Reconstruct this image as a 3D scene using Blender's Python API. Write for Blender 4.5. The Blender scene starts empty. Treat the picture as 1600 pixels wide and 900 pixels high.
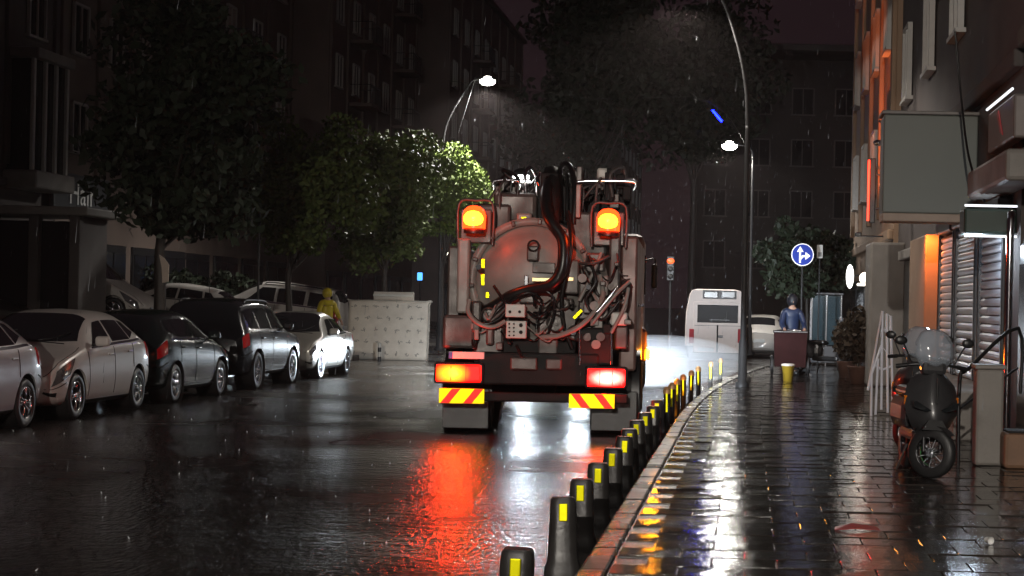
import bpy, bmesh, math, random
import numpy as np
from mathutils import Vector, Matrix, Euler

R = math.radians
S = bpy.context.scene
COL = S.collection
random.seed(7)

# ------------------------------------------------------------------ camera
F, H, VX, VY, ROLL = 2900.0, 1.7, 1168.0, 481.0, R(1.2)     # focal in photo pixels, eye height, street axis
cam_d = bpy.data.cameras.new('camera'); cam = bpy.data.objects.new('camera', cam_d); COL.objects.link(cam)
cam.location = (0, 0, H)
cam.rotation_euler = (Matrix.Rotation(-0.0, 3, 'Z') @ Matrix.Rotation(R(90), 3, 'X') @ Matrix.Rotation(ROLL, 3, 'Z')).to_euler()
cam_d.sensor_width = 36; cam_d.lens = F / 1600 * 36
cam_d.shift_x = -(VX - 800) / 1600; cam_d.shift_y = (VY - 450) / 1600
cam_d.clip_start = 0.1; cam_d.clip_end = 2000
S.camera = cam
CR, SR = math.cos(ROLL), math.sin(ROLL)
def W(px, py, Y):
    "world X and Z of a photo pixel at distance Y"
    dx = (px - VX) * CR + (py - VY) * SR; dy = -(px - VX) * SR + (py - VY) * CR
    return dx * Y / F, H - dy * Y / F
def G(px, py, z=0.0):
    "ground point X, Y of a photo pixel"
    dy = -(px - VX) * SR + (py - VY) * CR
    Y = (H - z) * F / dy
    return W(px, py, Y)[0], Y

# ------------------------------------------------------------------ world, exposure, render settings
w = bpy.data.worlds.new('World'); S.world = w; w.use_nodes = True
nt = w.node_tree; nt.nodes.clear()
out = nt.nodes.new('ShaderNodeOutputWorld'); add = nt.nodes.new('ShaderNodeAddShader')
sky = nt.nodes.new('ShaderNodeTexSky'); sky.sky_type = 'NISHITA'; sky.sun_disc = False
sky.sun_elevation = R(1.0); sky.sun_rotation = R(200)
b1 = nt.nodes.new('ShaderNodeBackground'); b1.inputs['Strength'].default_value = 0.0003
b2 = nt.nodes.new('ShaderNodeBackground'); b2.inputs['Color'].default_value = (0.0120, 0.0064, 0.0082, 1); b2.inputs['Strength'].default_value = 1.0
nt.links.new(sky.outputs[0], b1.inputs[0]); nt.links.new(b1.outputs[0], add.inputs[0]); nt.links.new(b2.outputs[0], add.inputs[1]); nt.links.new(add.outputs[0], out.inputs[0])
S.view_settings.view_transform = 'Standard'; S.view_settings.look = 'None'
S.view_settings.exposure = 0.0; S.view_settings.gamma = 1.0; S.view_settings.use_curve_mapping = False
S.render.engine = 'CYCLES'
cy = S.cycles
cy.use_denoising = True
try: cy.denoiser = 'OPENIMAGEDENOISE'
except Exception: pass
cy.max_bounces = 4; cy.diffuse_bounces = 2; cy.glossy_bounces = 3; cy.transmission_bounces = 3;
cy.use_adaptive_sampling = True; cy.adaptive_threshold = 0.025; cy.adaptive_min_samples = 12; cy.volume_bounces = 0; cy.transparent_max_bounces = 8
cy.sample_clamp_indirect = 8.0; cy.sample_clamp_direct = 0; cy.caustics_reflective = False; cy.caustics_refractive = False
cy.use_light_tree = True
POWER = 1.0

# ------------------------------------------------------------------ materials
MATS = {}
def mat(name, col=(0.2, 0.2, 0.2), rough=0.5, metal=0.0, var=0.15, vscale=6.0, bump=0.0, bscale=60.0, coat=0.0, emit=None, es=0.0,
        rvar=0.0, bdist=0.01, trans=0.0, spec=0.5, alpha=1.0, col2=None):
    if name in MATS: return MATS[name]
    m = bpy.data.materials.new(name); m.use_nodes = True; MATS[name] = m
    n = m.node_tree; p = n.nodes['Principled BSDF']; L = n.links.new
    p.inputs['Metallic'].default_value = metal; p.inputs['Roughness'].default_value = rough
    p.inputs['Coat Weight'].default_value = coat; p.inputs['Coat Roughness'].default_value = 0.06
    p.inputs['Specular IOR Level'].default_value = spec
    p.inputs['Transmission Weight'].default_value = trans; p.inputs['Alpha'].default_value = alpha
    tc = n.nodes.new('ShaderNodeTexCoord')
    nz = n.nodes.new('ShaderNodeTexNoise'); nz.inputs['Scale'].default_value = vscale; nz.inputs['Detail'].default_value = 5
    L(tc.outputs['Object'], nz.inputs['Vector'])
    mx = n.nodes.new('ShaderNodeMix'); mx.data_type = 'RGBA'
    c2 = col2 or tuple(max(0, c * (1 - 2 * var)) for c in col)
    mx.inputs[6].default_value = (*[min(1, c * (1 + var)) for c in col], 1); mx.inputs[7].default_value = (*c2, 1)
    L(nz.outputs['Fac'], mx.inputs[0]); L(mx.outputs[2], p.inputs['Base Color'])
    if rvar:
        mr = n.nodes.new('ShaderNodeMapRange'); mr.inputs[1].default_value = 0.3; mr.inputs[2].default_value = 0.7
        mr.inputs[3].default_value = max(0.02, rough - rvar); mr.inputs[4].default_value = rough + rvar
        nz2 = n.nodes.new('ShaderNodeTexNoise'); nz2.inputs['Scale'].default_value = vscale * 0.6; nz2.inputs['Detail'].default_value = 3
        L(tc.outputs['Object'], nz2.inputs['Vector']); L(nz2.outputs['Fac'], mr.inputs[0]); L(mr.outputs[0], p.inputs['Roughness'])
    if bump:
        nb = n.nodes.new('ShaderNodeTexNoise'); nb.inputs['Scale'].default_value = bscale; nb.inputs['Detail'].default_value = 4
        L(tc.outputs['Object'], nb.inputs['Vector'])
        bp = n.nodes.new('ShaderNodeBump'); bp.inputs['Strength'].default_value = bump; bp.inputs['Distance'].default_value = bdist
        L(nb.outputs['Fac'], bp.inputs['Height']); L(bp.outputs[0], p.inputs['Normal'])
    if emit:
        p.inputs['Emission Color'].default_value = (*emit, 1); p.inputs['Emission Strength'].default_value = es
    return m

def wet_mat(name, col, col2, r_lo, r_hi, pud_scale, grain, grain_scale, ripple, ripple_scale, ripple_stretch=(1, 1, 1), world=True):
    "wet ground: dark stone or tar under a water film whose gloss follows shallow puddles, with rain ripples"
    m = bpy.data.materials.new(name); m.use_nodes = True; MATS[name] = m
    n = m.node_tree; p = n.nodes['Principled BSDF']; L = n.links.new
    gm = n.nodes.new('ShaderNodeNewGeometry')
    vec = gm.outputs['Position']
    def noise(sc, det, stretch=None):
        t = n.nodes.new('ShaderNodeTexNoise'); t.inputs['Scale'].default_value = sc; t.inputs['Detail'].default_value = det
        if stretch:
            mp = n.nodes.new('ShaderNodeMapping'); mp.inputs['Scale'].default_value = stretch; L(vec, mp.inputs[0]); L(mp.outputs[0], t.inputs['Vector'])
        else: L(vec, t.inputs['Vector'])
        return t.outputs['Fac']
    pud = noise(pud_scale, 4)
    mr = n.nodes.new('ShaderNodeMapRange'); mr.inputs[1].default_value = 0.38; mr.inputs[2].default_value = 0.62
    mr.inputs[3].default_value = r_lo; mr.inputs[4].default_value = r_hi; L(pud, mr.inputs[0]); L(mr.outputs[0], p.inputs['Roughness'])
    mx = n.nodes.new('ShaderNodeMix'); mx.data_type = 'RGBA'; mx.inputs[6].default_value = (*col, 1); mx.inputs[7].default_value = (*col2, 1)
    L(noise(pud_scale * 7, 6), mx.inputs[0]); L(mx.outputs[2], p.inputs['Base Color'])
    p.inputs['IOR'].default_value = 1.36; p.inputs['Specular IOR Level'].default_value = 0.6
    ba = n.nodes.new('ShaderNodeBump'); ba.inputs['Strength'].default_value = grain; ba.inputs['Distance'].default_value = 0.004
    L(noise(grain_scale, 3), ba.inputs['Height'])
    bb = n.nodes.new('ShaderNodeBump'); bb.inputs['Strength'].default_value = ripple; bb.inputs['Distance'].default_value = 0.014
    L(noise(ripple_scale, 2, ripple_stretch), bb.inputs['Height']); L(ba.outputs[0], bb.inputs['Normal'])
    bc = n.nodes.new('ShaderNodeBump'); bc.inputs['Strength'].default_value = min(1, ripple * 1.1); bc.inputs['Distance'].default_value = 0.015
    L(noise(ripple_scale * 3.2, 2, (1.0, .35, 1.0)), bc.inputs['Height']); L(bb.outputs[0], bc.inputs['Normal']); L(bc.outputs[0], p.inputs['Normal'])
    return m

def emat(name, col, s):
    return mat(name, col=tuple(min(1, c) for c in col), rough=0.3, var=0.02, emit=col, es=s)

# ------------------------------------------------------------------ mesh building
class MB:
    def __init__(self): self.v = []; self.f = []; self.sm = []; self.mi = []; self.cur = 0; self.M = Matrix.Identity(4)
    def add(self, vs, fs, smooth=False):
        o = len(self.v); M = self.M
        self.v += [tuple(M @ Vector(p)) for p in vs]
        for f in fs:
            self.f.append(tuple(i + o for i in f)); self.sm.append(smooth); self.mi.append(self.cur)
        return self
    def box(self, c, s, rot=None, taper=1.0):
        x, y, z = s[0] / 2, s[1] / 2, s[2] / 2; t = taper
        vs = [(-x, -y, -z), (x, -y, -z), (x, y, -z), (-x, y, -z), (-x * t, -y * t, z), (x * t, -y * t, z), (x * t, y * t, z), (-x * t, y * t, z)]
        if rot: E = Euler(rot).to_matrix(); vs = [E @ Vector(q) for q in vs]
        return self.add([(q[0] + c[0], q[1] + c[1], q[2] + c[2]) for q in vs], [(0, 3, 2, 1), (4, 5, 6, 7), (0, 1, 5, 4), (1, 2, 6, 5), (2, 3, 7, 6), (3, 0, 4, 7)])
    def bbox(self, c, s, bev=0.02, rot=None, seg=2):
        bm = bmesh.new(); bmesh.ops.create_cube(bm, size=1.0)
        for q in bm.verts: q.co = Vector((q.co.x * s[0], q.co.y * s[1], q.co.z * s[2]))
        bmesh.ops.bevel(bm, geom=bm.edges[:], offset=min(bev, min(s) * 0.45), segments=seg, affect='EDGES', profile=0.5)
        E = Euler(rot).to_matrix() if rot else Matrix.Identity(3)
        bm.verts.index_update()
        self.add([(E @ q.co) + Vector(c) for q in bm.verts], [[q.index for q in f.verts] for f in bm.faces], False); bm.free(); return self
    def cyl(self, p0, p1, r0, r1=None, n=12, caps=True):
        r1 = r0 if r1 is None else r1
        p0, p1 = Vector(p0), Vector(p1); d = (p1 - p0).normalized()
        a = d.orthogonal().normalized(); b = d.cross(a)
        vs = []
        for p, r in ((p0, r0), (p1, r1)):
            for i in range(n):
                t = 2 * math.pi * i / n; vs.append(p + a * (r * math.cos(t)) + b * (r * math.sin(t)))
        self.add(vs, [(i, (i + 1) % n, n + (i + 1) % n, n + i) for i in range(n)], True)
        if caps: self.add(vs, [tuple(range(n))[::-1], tuple(range(n, 2 * n))])
        return self
    def tube(self, pts, r, n=8, res=5):
        P = [Vector(p) for p in pts]
        if len(P) > 2 and res > 1:
            Q = []
            for i in range(len(P) - 1):
                p0 = P[max(i - 1, 0)]; p1 = P[i]; p2 = P[i + 1]; p3 = P[min(i + 2, len(P) - 1)]
                for k in range(res):
                    t = k / res
                    Q.append(0.5 * ((2 * p1) + (p2 - p0) * t + (2 * p0 - 5 * p1 + 4 * p2 - p3) * t * t + (3 * p1 - p0 - 3 * p2 + p3) * t ** 3))
            Q.append(P[-1]); P = Q
        rr = r if isinstance(r, (list, tuple)) else [r, r]
        vs = []; a = None
        for i, p in enumerate(P):
            d = (P[min(i + 1, len(P) - 1)] - P[max(i - 1, 0)]).normalized()
            a = d.orthogonal().normalized() if a is None else (a - d * a.dot(d)).normalized()
            b = d.cross(a); q = rr[0] + (rr[1] - rr[0]) * i / max(1, len(P) - 1)
            for k in range(n):
                t = 2 * math.pi * k / n; vs.append(p + a * (q * math.cos(t)) + b * (q * math.sin(t)))
        m = len(P)
        self.add(vs, [(i * n + k, i * n + (k + 1) % n, (i + 1) * n + (k + 1) % n, (i + 1) * n + k) for i in range(m - 1) for k in range(n)], True)
        self.add(vs, [tuple(range(n))[::-1], tuple(range((m - 1) * n, m * n))]); return self
    def lathe(self, prof, c=(0, 0, 0), axis='z', n=20, close=False):
        "prof: (radius, along axis)"
        vs = []
        for r, h in prof:
            for i in range(n):
                t = 2 * math.pi * i / n; x, y = r * math.cos(t), r * math.sin(t)
                q = (x, y, h) if axis == 'z' else ((h, x, y) if axis == 'x' else (y, h, x))
                vs.append((q[0] + c[0], q[1] + c[1], q[2] + c[2]))
        m = len(prof)
        self.add(vs, [(i * n + k, i * n + (k + 1) % n, (i + 1) * n + (k + 1) % n, (i + 1) * n + k) for i in range(m - 1) for k in range(n)], True)
        if close: self.add(vs, [tuple(range(n))[::-1], tuple(range((m - 1) * n, m * n))])
        return self
    def ball(self, c, r, n=12, m=8, sx=1, sy=1, sz=1):
        vs = [(c[0], c[1], c[2] - r * sz)]
        for j in range(1, m):
            ph = math.pi * j / m
            for i in range(n):
                t = 2 * math.pi * i / n; vs.append((c[0] + r * sx * math.sin(ph) * math.cos(t), c[1] + r * sy * math.sin(ph) * math.sin(t), c[2] - r * sz * math.cos(ph)))
        vs.append((c[0], c[1], c[2] + r * sz)); T = len(vs) - 1
        fs = [(0, 1 + (i + 1) % n, 1 + i) for i in range(n)] + [(T, 1 + (m - 2) * n + i, 1 + (m - 2) * n + (i + 1) % n) for i in range(n)]
        fs += [(1 + j * n + i, 1 + j * n + (i + 1) % n, 1 + (j + 1) * n + (i + 1) % n, 1 + (j + 1) * n + i) for j in range(m - 2) for i in range(n)]
        return self.add(vs, fs, True)
    def prism(self, poly, plane, h0, h1):
        "poly of 2D points in plane 'xz','yz','xy', extruded along the third axis"
        def P(a, b, h): return {'xz': (a, h, b), 'yz': (h, a, b), 'xy': (a, b, h)}[plane]
        k = len(poly); vs = [P(a, b, h0) for a, b in poly] + [P(a, b, h1) for a, b in poly]
        return self.add(vs, [tuple(range(k)), tuple(range(k, 2 * k))[::-1]] + [(i, k + i, k + (i + 1) % k, (i + 1) % k) for i in range(k)])
    def mesh(self, name, mats):
        me = bpy.data.meshes.new(name); me.from_pydata(self.v, [], self.f)
        for m in (mats if isinstance(mats, (list, tuple)) else [mats]): me.materials.append(m)
        me.polygons.foreach_set('use_smooth', self.sm); me.polygons.foreach_set('material_index', self.mi)
        bm = bmesh.new(); bm.from_mesh(me); bmesh.ops.recalc_face_normals(bm, faces=bm.faces[:]); bm.to_mesh(me); bm.free()
        me.update(); return me
    def build(self, name, mats, parent=None, loc=(0, 0, 0), rot=(0, 0, 0)):
        return obj(name, self.mesh(name, mats), parent, loc, rot)

def obj(name, data, parent=None, loc=(0, 0, 0), rot=(0, 0, 0)):
    o = bpy.data.objects.new(name, data); COL.objects.link(o); o.parent = parent; o.location = loc; o.rotation_euler = rot; return o
def tag(o, label, cat, group=None, kind=None):
    if label: o['label'] = label
    if cat: o['category'] = cat
    if group: o['group'] = group
    if kind: o['kind'] = kind
    return o
def struct(o, label=None):
    o['kind'] = 'structure'
    if label: o['label'] = label
    return o
def thing(name, label, cat, loc=(0, 0, 0), rot=(0, 0, 0), group=None):
    o = obj(name, None, None, loc, rot); o.empty_display_size = 0.2; return tag(o, label, cat, group)
def copy_tree(o, parent=None):
    c = o.copy(); COL.objects.link(c); c.parent = parent
    for ch in list(o.children): copy_tree(ch, c)
    return c
def light(kind, name, parent, loc, power, col=(1, 1, 1), rot=(0, 0, 0), size=0.08, spot=None, blend=0.5):
    d = bpy.data.lights.new(name, kind); d.energy = power * POWER; d.color = col
    if kind in ('POINT', 'SPOT'): d.shadow_soft_size = size
    if kind == 'SPOT': d.spot_size = spot; d.spot_blend = blend
    return obj(name, d, parent, loc, rot)
def aim(o, target):
    "point a lamp (parented to an unrotated thing) at a local target"
    o.rotation_euler = (Vector(target) - o.location).to_track_quat('-Z', 'Y').to_euler()
ORD = ['nearest', 'second', 'third', 'fourth', 'fifth', 'sixth', 'seventh', 'eighth', 'ninth', 'tenth', 'eleventh', 'twelfth', 'thirteenth', 'fourteenth',
       'fifteenth', 'sixteenth', 'seventeenth', 'eighteenth', 'nineteenth', 'twentieth']

# shared materials
M_rubber = mat('tyre rubber', (0.022, 0.022, 0.023), 0.45, var=0.2, bump=0.2)
M_alloy = mat('wet alloy', (0.55, 0.57, 0.6), 0.16, 1.0, var=0.08)
M_chrome = mat('wet chrome', (0.75, 0.76, 0.8), 0.12, 1.0, var=0.05)
M_glass = mat('dark car glass', (0.012, 0.014, 0.016), 0.06, var=0.1, coat=0.5, spec=0.7)
M_black = mat('black plastic', (0.016, 0.016, 0.017), 0.38, var=0.2, bump=0.1)
M_pole = mat('painted lamp pole', (0.03, 0.03, 0.031), 0.5, 0.1, var=0.2, spec=.3)
M_grey = mat('grey truck paint', (0.30, 0.275, 0.25), 0.45, var=0.26, vscale=3.5, bump=0.08, bscale=20, rvar=0.12)
M_dirty = mat('grimy machine grey', (0.11, 0.095, 0.088), 0.45, 0.3, var=0.35, vscale=5, bump=0.2, rvar=0.15)
M_chass = mat('chassis black', (0.016, 0.014, 0.014), 0.62, var=0.35, bump=0.25, spec=.22)
M_hose = mat('black rubber hose', (0.014, 0.013, 0.013), 0.32, var=0.25)
M_pale = mat('pale panel paint', (0.62, 0.60, 0.55), 0.4, var=0.08, vscale=9)
M_reflY = mat('yellow reflective sheet', (1.0, 0.93, 0.0), 0.40, 0.85, var=0.03, spec=1.0)
M_reflR = mat('red reflective sheet', (0.75, 0.02, 0.012), 0.42, 0.7, var=0.03, spec=1.0)
M_redlens = mat('red lamp lens', (0.45, 0.006, 0.01), 0.12, var=0.1, coat=1.0)
M_amblens = mat('amber lamp lens', (0.6, 0.16, 0.01), 0.12, var=0.1, coat=1.0)
M_clrlens = mat('clear lamp lens', (0.30, 0.30, 0.31), 0.08, 0.6, var=0.3, vscale=18, coat=1.0)
M_plate = mat('white number plate', (0.6, 0.6, 0.58), 0.35, var=0.06)
M_blueband = mat('blue plate band', (0.02, 0.06, 0.4), 0.4, var=0.05)
M_asph = wet_mat('wet asphalt', (0.019, 0.018, 0.018), (0.036, 0.033, 0.031), 0.10, 0.30, 0.35, 0.6, 90, 1.0, 7.0, (0.55, 1.0, 1.0))
M_tile = wet_mat('wet paving slab', (0.026, 0.021, 0.019), (0.042, 0.035, 0.031), 0.035, 0.115, 0.9, 0.22, 70, 0.12, 4.0, (0.5, 1.6, 1.0))
M_joint = mat('wet joint mortar', (0.03, 0.026, 0.023), 0.25, var=0.3, bump=0.4)
M_kerb = wet_mat('wet kerb stone', (0.034, 0.031, 0.029), (0.058, 0.053, 0.049), 0.2, 0.4, 1.2, 0.4, 60, 0.2, 6.0)
M_bolB = mat('black bollard plastic', (0.028, 0.026, 0.025), 0.42, var=0.4, vscale=7, bump=0.15, bscale=35, rvar=0.12)

# ------------------------------------------------------------------ large structure: ground, road, pavement, kerbs, bank
def kx(Y): return -0.97 + (0.0022 * (Y - 25) ** 2 if Y > 25 else 0.0)
def strip(name, xl, xr, ys, z, m, zf=None):
    mb = MB(); n = 8; vs = []
    for Y in ys:
        a, b = (xl(Y) if callable(xl) else xl), (xr(Y) if callable(xr) else xr)
        for k in range(n + 1):
            x = a + (b - a) * k / n; vs.append((x, Y, zf(x, Y) if zf else z))
    mb.add(vs, [(j * (n + 1) + k, j * (n + 1) + k + 1, (j + 1) * (n + 1) + k + 1, (j + 1) * (n + 1) + k) for j in range(len(ys) - 1) for k in range(n)], True)
    return struct(mb.build(name, m))
YS = [-30 + 2.0 * i for i in range(66)]
g = MB().add([(-700, -300, -0.03), (700, -300, -0.03), (700, 1500, -0.03), (-700, 1500, -0.03)], [(0, 1, 2, 3)]); struct(g.build('ground', mat('dark wet earth', (0.03, 0.028, 0.026), 0.5, var=0.3, vscale=0.4, bump=0.3, bscale=5)))
ROAD_L = -11.0
strip('road', ROAD_L - 0.05, lambda Y: kx(Y) + 0.05, YS, 0.0, M_asph)
def fz(x, Y):
    z = 0.12 + 0.11 * max(0, -12.5 - x)
    t = min(1, max(0, (53.5 - Y) / 4)); t2 = min(1, max(0, (Y - 38) / 5))
    return z + 0.16 * t * t2 * max(0, -14.0 - x)
strip('forecourt', -24.0, ROAD_L - 0.16, YS, 0, wet_mat('wet forecourt', (0.05, 0.046, 0.043), (0.085, 0.078, 0.07), 0.2, 0.4, 0.5, 0.4, 50, 0.3, 6), fz)
PZ = 0.12
strip('pavement', lambda Y: kx(Y) + 0.16, lambda Y: kx(Y) + 5.6, YS, PZ - 0.012, M_joint)
pavement = bpy.data.objects['pavement']

# paving slabs: the nearest ones singly, the rest as one part
TS = 0.40; slab_meshes = []
for k in range(6):
    mb = MB(); s = TS / 2 - 0.0035; e = 0.012; q = 0.004
    tilt = [(random.uniform(-.003, .003)) for _ in range(4)]
    top = [(-s + q, -s + q, tilt[0]), (s - q, -s + q, tilt[1]), (s - q, s - q, tilt[2]), (-s + q, s - q, tilt[3])]
    mid = [(-s, -s, -.006), (s, -s, -.006), (s, s, -.006), (-s, s, -.006)]; bot = [(x, y, -.05) for x, y, z in mid]
    mb.add(top + mid + bot, [(0, 1, 2, 3)] + [(4 + i, 4 + (i + 1) % 4, (i + 1) % 4, i) for i in range(4)] + [(8 + i, 8 + (i + 1) % 4, 4 + (i + 1) % 4, 4 + i) for i in range(4)])
    slab_meshes.append(mb.mesh('paving_slab', M_tile))
rows0, cols = 9.3, 9
far = MB()
for j in range(110):
    Y = rows0 + TS * (j + .5)
    off = (j % 2) * TS / 2
    for i in range(-1, cols + 1):
        x = kx(Y) + 0.18 + TS * (i + .5) + off
        if i == -1 and off == 0: continue
        if x - kx(Y) < 0.3 or x > 3.1 + (kx(Y) + 1.12): continue
        rz = (random.uniform(-.009, .009), random.uniform(-.003, .003), random.uniform(-.004, .004))
        if j < 32:
            obj('paving_slab', random.choice(slab_meshes), pavement, (x, Y, PZ + random.uniform(-.003, .003)), rz)
        else:
            s = TS / 2 - 0.006; a, b = rz[0], rz[1]; z = PZ + random.uniform(-.003, .003)
            far.add([(x + u * s, Y + v * s, z + u * s * b + v * s * a) for u, v in ((-1, -1), (1, -1), (1, 1), (-1, 1))], [(0, 1, 2, 3)])
fo = far.build('paving_slabs_beyond', M_tile, pavement); fo['kind'] = 'stuff'
struct(fo)
fo['kind'] = 'stuff'

# kerb stones on both sides
def kerb(name, xf, y0, y1, sgn):
    root = obj(name, None); root['kind'] = 'structure'
    mb = MB().bbox((0, 0, 0.0), (0.17, 0.985, 0.26), 0.02); me = mb.mesh('kerb_stone', M_kerb)
    Y = y0
    while Y < y1:
        dx = xf(Y + 1) - xf(Y)
        obj('kerb_stone', me, root, (xf(Y + .5) + sgn * 0.085, Y + .5, 0.005 + random.uniform(-.004, .004)), (0, 0, -math.atan(dx) + random.uniform(-.006, .006)))
        Y += 1.0
kerb('pavement_kerb', kx, 5, 70, 1)
kerb('forecourt_kerb', lambda Y: ROAD_L, 18, 66, -1)

# ------------------------------------------------------------------ cars
def pchip(xs, ys, x):
    n = len(xs)
    if x <= xs[0]: return ys[0]
    if x >= xs[-1]: return ys[-1]
    h = [xs[i + 1] - xs[i] for i in range(n - 1)]; d = [(ys[i + 1] - ys[i]) / h[i] for i in range(n - 1)]
    m = [d[0]] + [0 if d[i - 1] * d[i] <= 0 else 2 * d[i - 1] * d[i] / (d[i - 1] + d[i]) for i in range(1, n - 1)] + [d[-1]]
    for i in range(n - 1):
        if x <= xs[i + 1]:
            t = (x - xs[i]) / h[i]
            return (ys[i] * (1 + 2 * t) * (1 - t) ** 2 + m[i] * h[i] * t * (1 - t) ** 2 + ys[i + 1] * t * t * (3 - 2 * t) + m[i + 1] * h[i] * t * t * (t - 1))
class Shell:
    "car body surface: a = metres behind the nose, v = 0 (under) .. 5 (belt line) .. 6 (roof edge) .. 8 (roof centre)"
    def __init__(s, st):
        s.st = st; s.a = [q[0] for q in st]; s.cache = {}
    def params(s, a):
        k = round(a, 4)
        if k not in s.cache: s.cache[k] = [pchip(s.a, [q[i] for q in s.st], a) for i in range(1, 6)]
        return s.cache[k]
    def half(s, a):
        w, zb, zbelt, ztop, wt = s.params(a); hh = zbelt - zb
        return [(0, zb), (.80 * w, zb), (.955 * w, zb + .07), (w, zb + .42 * hh), (.99 * w, zb + .76 * hh), (.945 * w, zbelt), (wt, ztop - .18 * max(.0, ztop - zbelt) - .012), (.72 * wt, ztop - .006), (0, ztop + .018)]
    def p(s, a, v, side):
        P = s.half(a); i = min(int(v), 7); t = v - i
        g = lambda k: P[max(0, min(8, k))]
        def cr(c):
            p0, p1, p2, p3 = g(i - 1)[c], g(i)[c], g(i + 1)[c], g(i + 2)[c]
            cr_ = 0.5 * (2 * p1 + (p2 - p0) * t + (2 * p0 - 5 * p1 + 4 * p2 - p3) * t * t + (3 * p1 - p0 - 3 * p2 + p3) * t ** 3)
            return 0.5 * cr_ + 0.5 * (p1 + (p2 - p1) * t)
        return Vector((side * max(0, cr(0)), a, cr(1)))
    def body(s, na=56, sub=3):
        A = [s.a[0] + (s.a[-1] - s.a[0]) * (0.5 - 0.5 * math.cos(math.pi * i / na)) * 1.0 for i in range(na + 1)]
        V = [i / sub for i in range(8 * sub + 1)]; mb = MB(); ring = []
        vs = []
        for a in A:
            r = [s.p(a, v, 1) for v in V] + [s.p(a, v, -1) for v in reversed(V[1:-1])]
            vs += r
        k = len(V) * 2 - 2
        fs = [(j * k + i, j * k + (i + 1) % k, (j + 1) * k + (i + 1) % k, (j + 1) * k + i) for j in range(na) for i in range(k)]
        mb.add(vs, fs + [tuple(range(k))[::-1], tuple(range(na * k, na * k + k))], True)
        return mb
    def patch(s, mb, c, side, eps=.006, n=8, m=5):
        "c: four (a, v) corners"
        (a0, v0), (a1, v1), (a2, v2), (a3, v3) = c
        def q(u, t, e):
            a = (a0 * (1 - u) + a1 * u) * (1 - t) + (a3 * (1 - u) + a2 * u) * t; v = (v0 * (1 - u) + v1 * u) * (1 - t) + (v3 * (1 - u) + v2 * u) * t
            P = s.p(a, v, side); da = s.p(min(a + .02, s.a[-1]), v, side) - s.p(max(a - .02, s.a[0]), v, side); dv = s.p(a, min(v + .05, 8), side) - s.p(a, max(v - .05, 0), side)
            nn = da.cross(dv)
            if nn.length < 1e-9: nn = Vector((side, 0, 0))
            nn.normalize()
            ctr = Vector((0, P.y, 0.75))
            if nn.dot(P - ctr) < 0: nn = -nn
            return P + nn * e
        top = [q(i / n, j / m, eps) for j in range(m + 1) for i in range(n + 1)]; bot = [q(i / n, j / m, -.02) for j in range(m + 1) for i in range(n + 1)]
        N = len(top); K = n + 1
        fs = [(j * K + i, j * K + i + 1, (j + 1) * K + i + 1, (j + 1) * K + i) for j in range(m) for i in range(n)]
        mb.add(top + bot, fs, True)
        edge = [i for i in range(K)] + [j * K + n for j in range(1, m + 1)] + [m * K + i for i in range(n - 1, -1, -1)] + [j * K for j in range(m - 1, 0, -1)]
        mb.add(top + bot, [(edge[i], edge[(i + 1) % len(edge)], N + edge[(i + 1) % len(edge)], N + edge[i]) for i in range(len(edge))])
        return mb

def wheel_meshes(r, wd, spokes, key):
    t = MB().lathe([(r * .66, -wd * .45), (r * .9, -wd * .5), (r * .985, -wd * .36), (r, 0), (r * .985, wd * .36), (r * .9, wd * .5), (r * .66, wd * .45), (r * .63, 0), (r * .66, -wd * .45)], axis='x', n=28)
    for i in range(28):
        a = 2 * math.pi * i / 28; t.box((0, r * .992 * math.cos(a), r * .992 * math.sin(a)), (wd * .6, .012, .03), (a, 0, 0))
    m = MB().lathe([(r * .68, -wd * .46), (r * .68, wd * .44), (r * .64, wd * .48), (r * .60, wd * .40), (r * .58, 0)], axis='x', n=28)
    for i in range(spokes):
        a = 2 * math.pi * i / spokes
        for da in (-.1, .1):
            m.tube([(wd * .30, .05 * math.cos(a), .05 * math.sin(a)), (wd * .42, r * .34 * math.cos(a + da), r * .34 * math.sin(a + da)), (wd * .36, r * .62 * math.cos(a + da * 1.6), r * .62 * math.sin(a + da * 1.6))], .018, 5, 2)
    m.lathe([(.0, wd * .46), (.045, wd * .44), (.06, wd * .34), (.06, 0)], axis='x', n=14)
    dk = MB().lathe([(0, 0.0), (r * .6, 0.0)], axis='x', n=20)
    return t.mesh('tyre', M_rubber), m.mesh('rim', M_alloy), dk.mesh('brake_disc', M_chass)
WHEELS = {}
def wheel(parent, x, y, r, wd, spokes, side):
    k = (r, wd, spokes)
    if k not in WHEELS: WHEELS[k] = wheel_meshes(r, wd, spokes, k)
    t, rim, dk = WHEELS[k]
    o = obj('wheel', t, parent, (x, y, r), (random.uniform(0, 1), 0, 0 if side > 0 else math.pi))
    obj('rim', rim, o); obj('brake_disc', dk, o)
    return o

def boolean_cut(body, cutter_mb):
    c = cutter_mb.build('cutter', M_black, body.parent)
    bm = bmesh.new(); bm.from_mesh(c.data); bmesh.ops.remove_doubles(bm, verts=bm.verts[:], dist=1e-5); bmesh.ops.recalc_face_normals(bm, faces=bm.faces[:]); bm.to_mesh(c.data); bm.free()
    md = body.modifiers.new('cut', 'BOOLEAN'); md.operation = 'DIFFERENCE'; md.object = c; md.solver = 'EXACT'
    bpy.context.view_layer.update(); dg = bpy.context.evaluated_depsgraph_get()
    me = bpy.data.meshes.new_from_object(body.evaluated_get(dg)); body.modifiers.clear()
    old = body.data; body.data = me
    try: me.set_sharp_from_angle(angle=R(38))
    except Exception: pass
    bpy.data.objects.remove(c, do_unlink=True)

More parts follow.
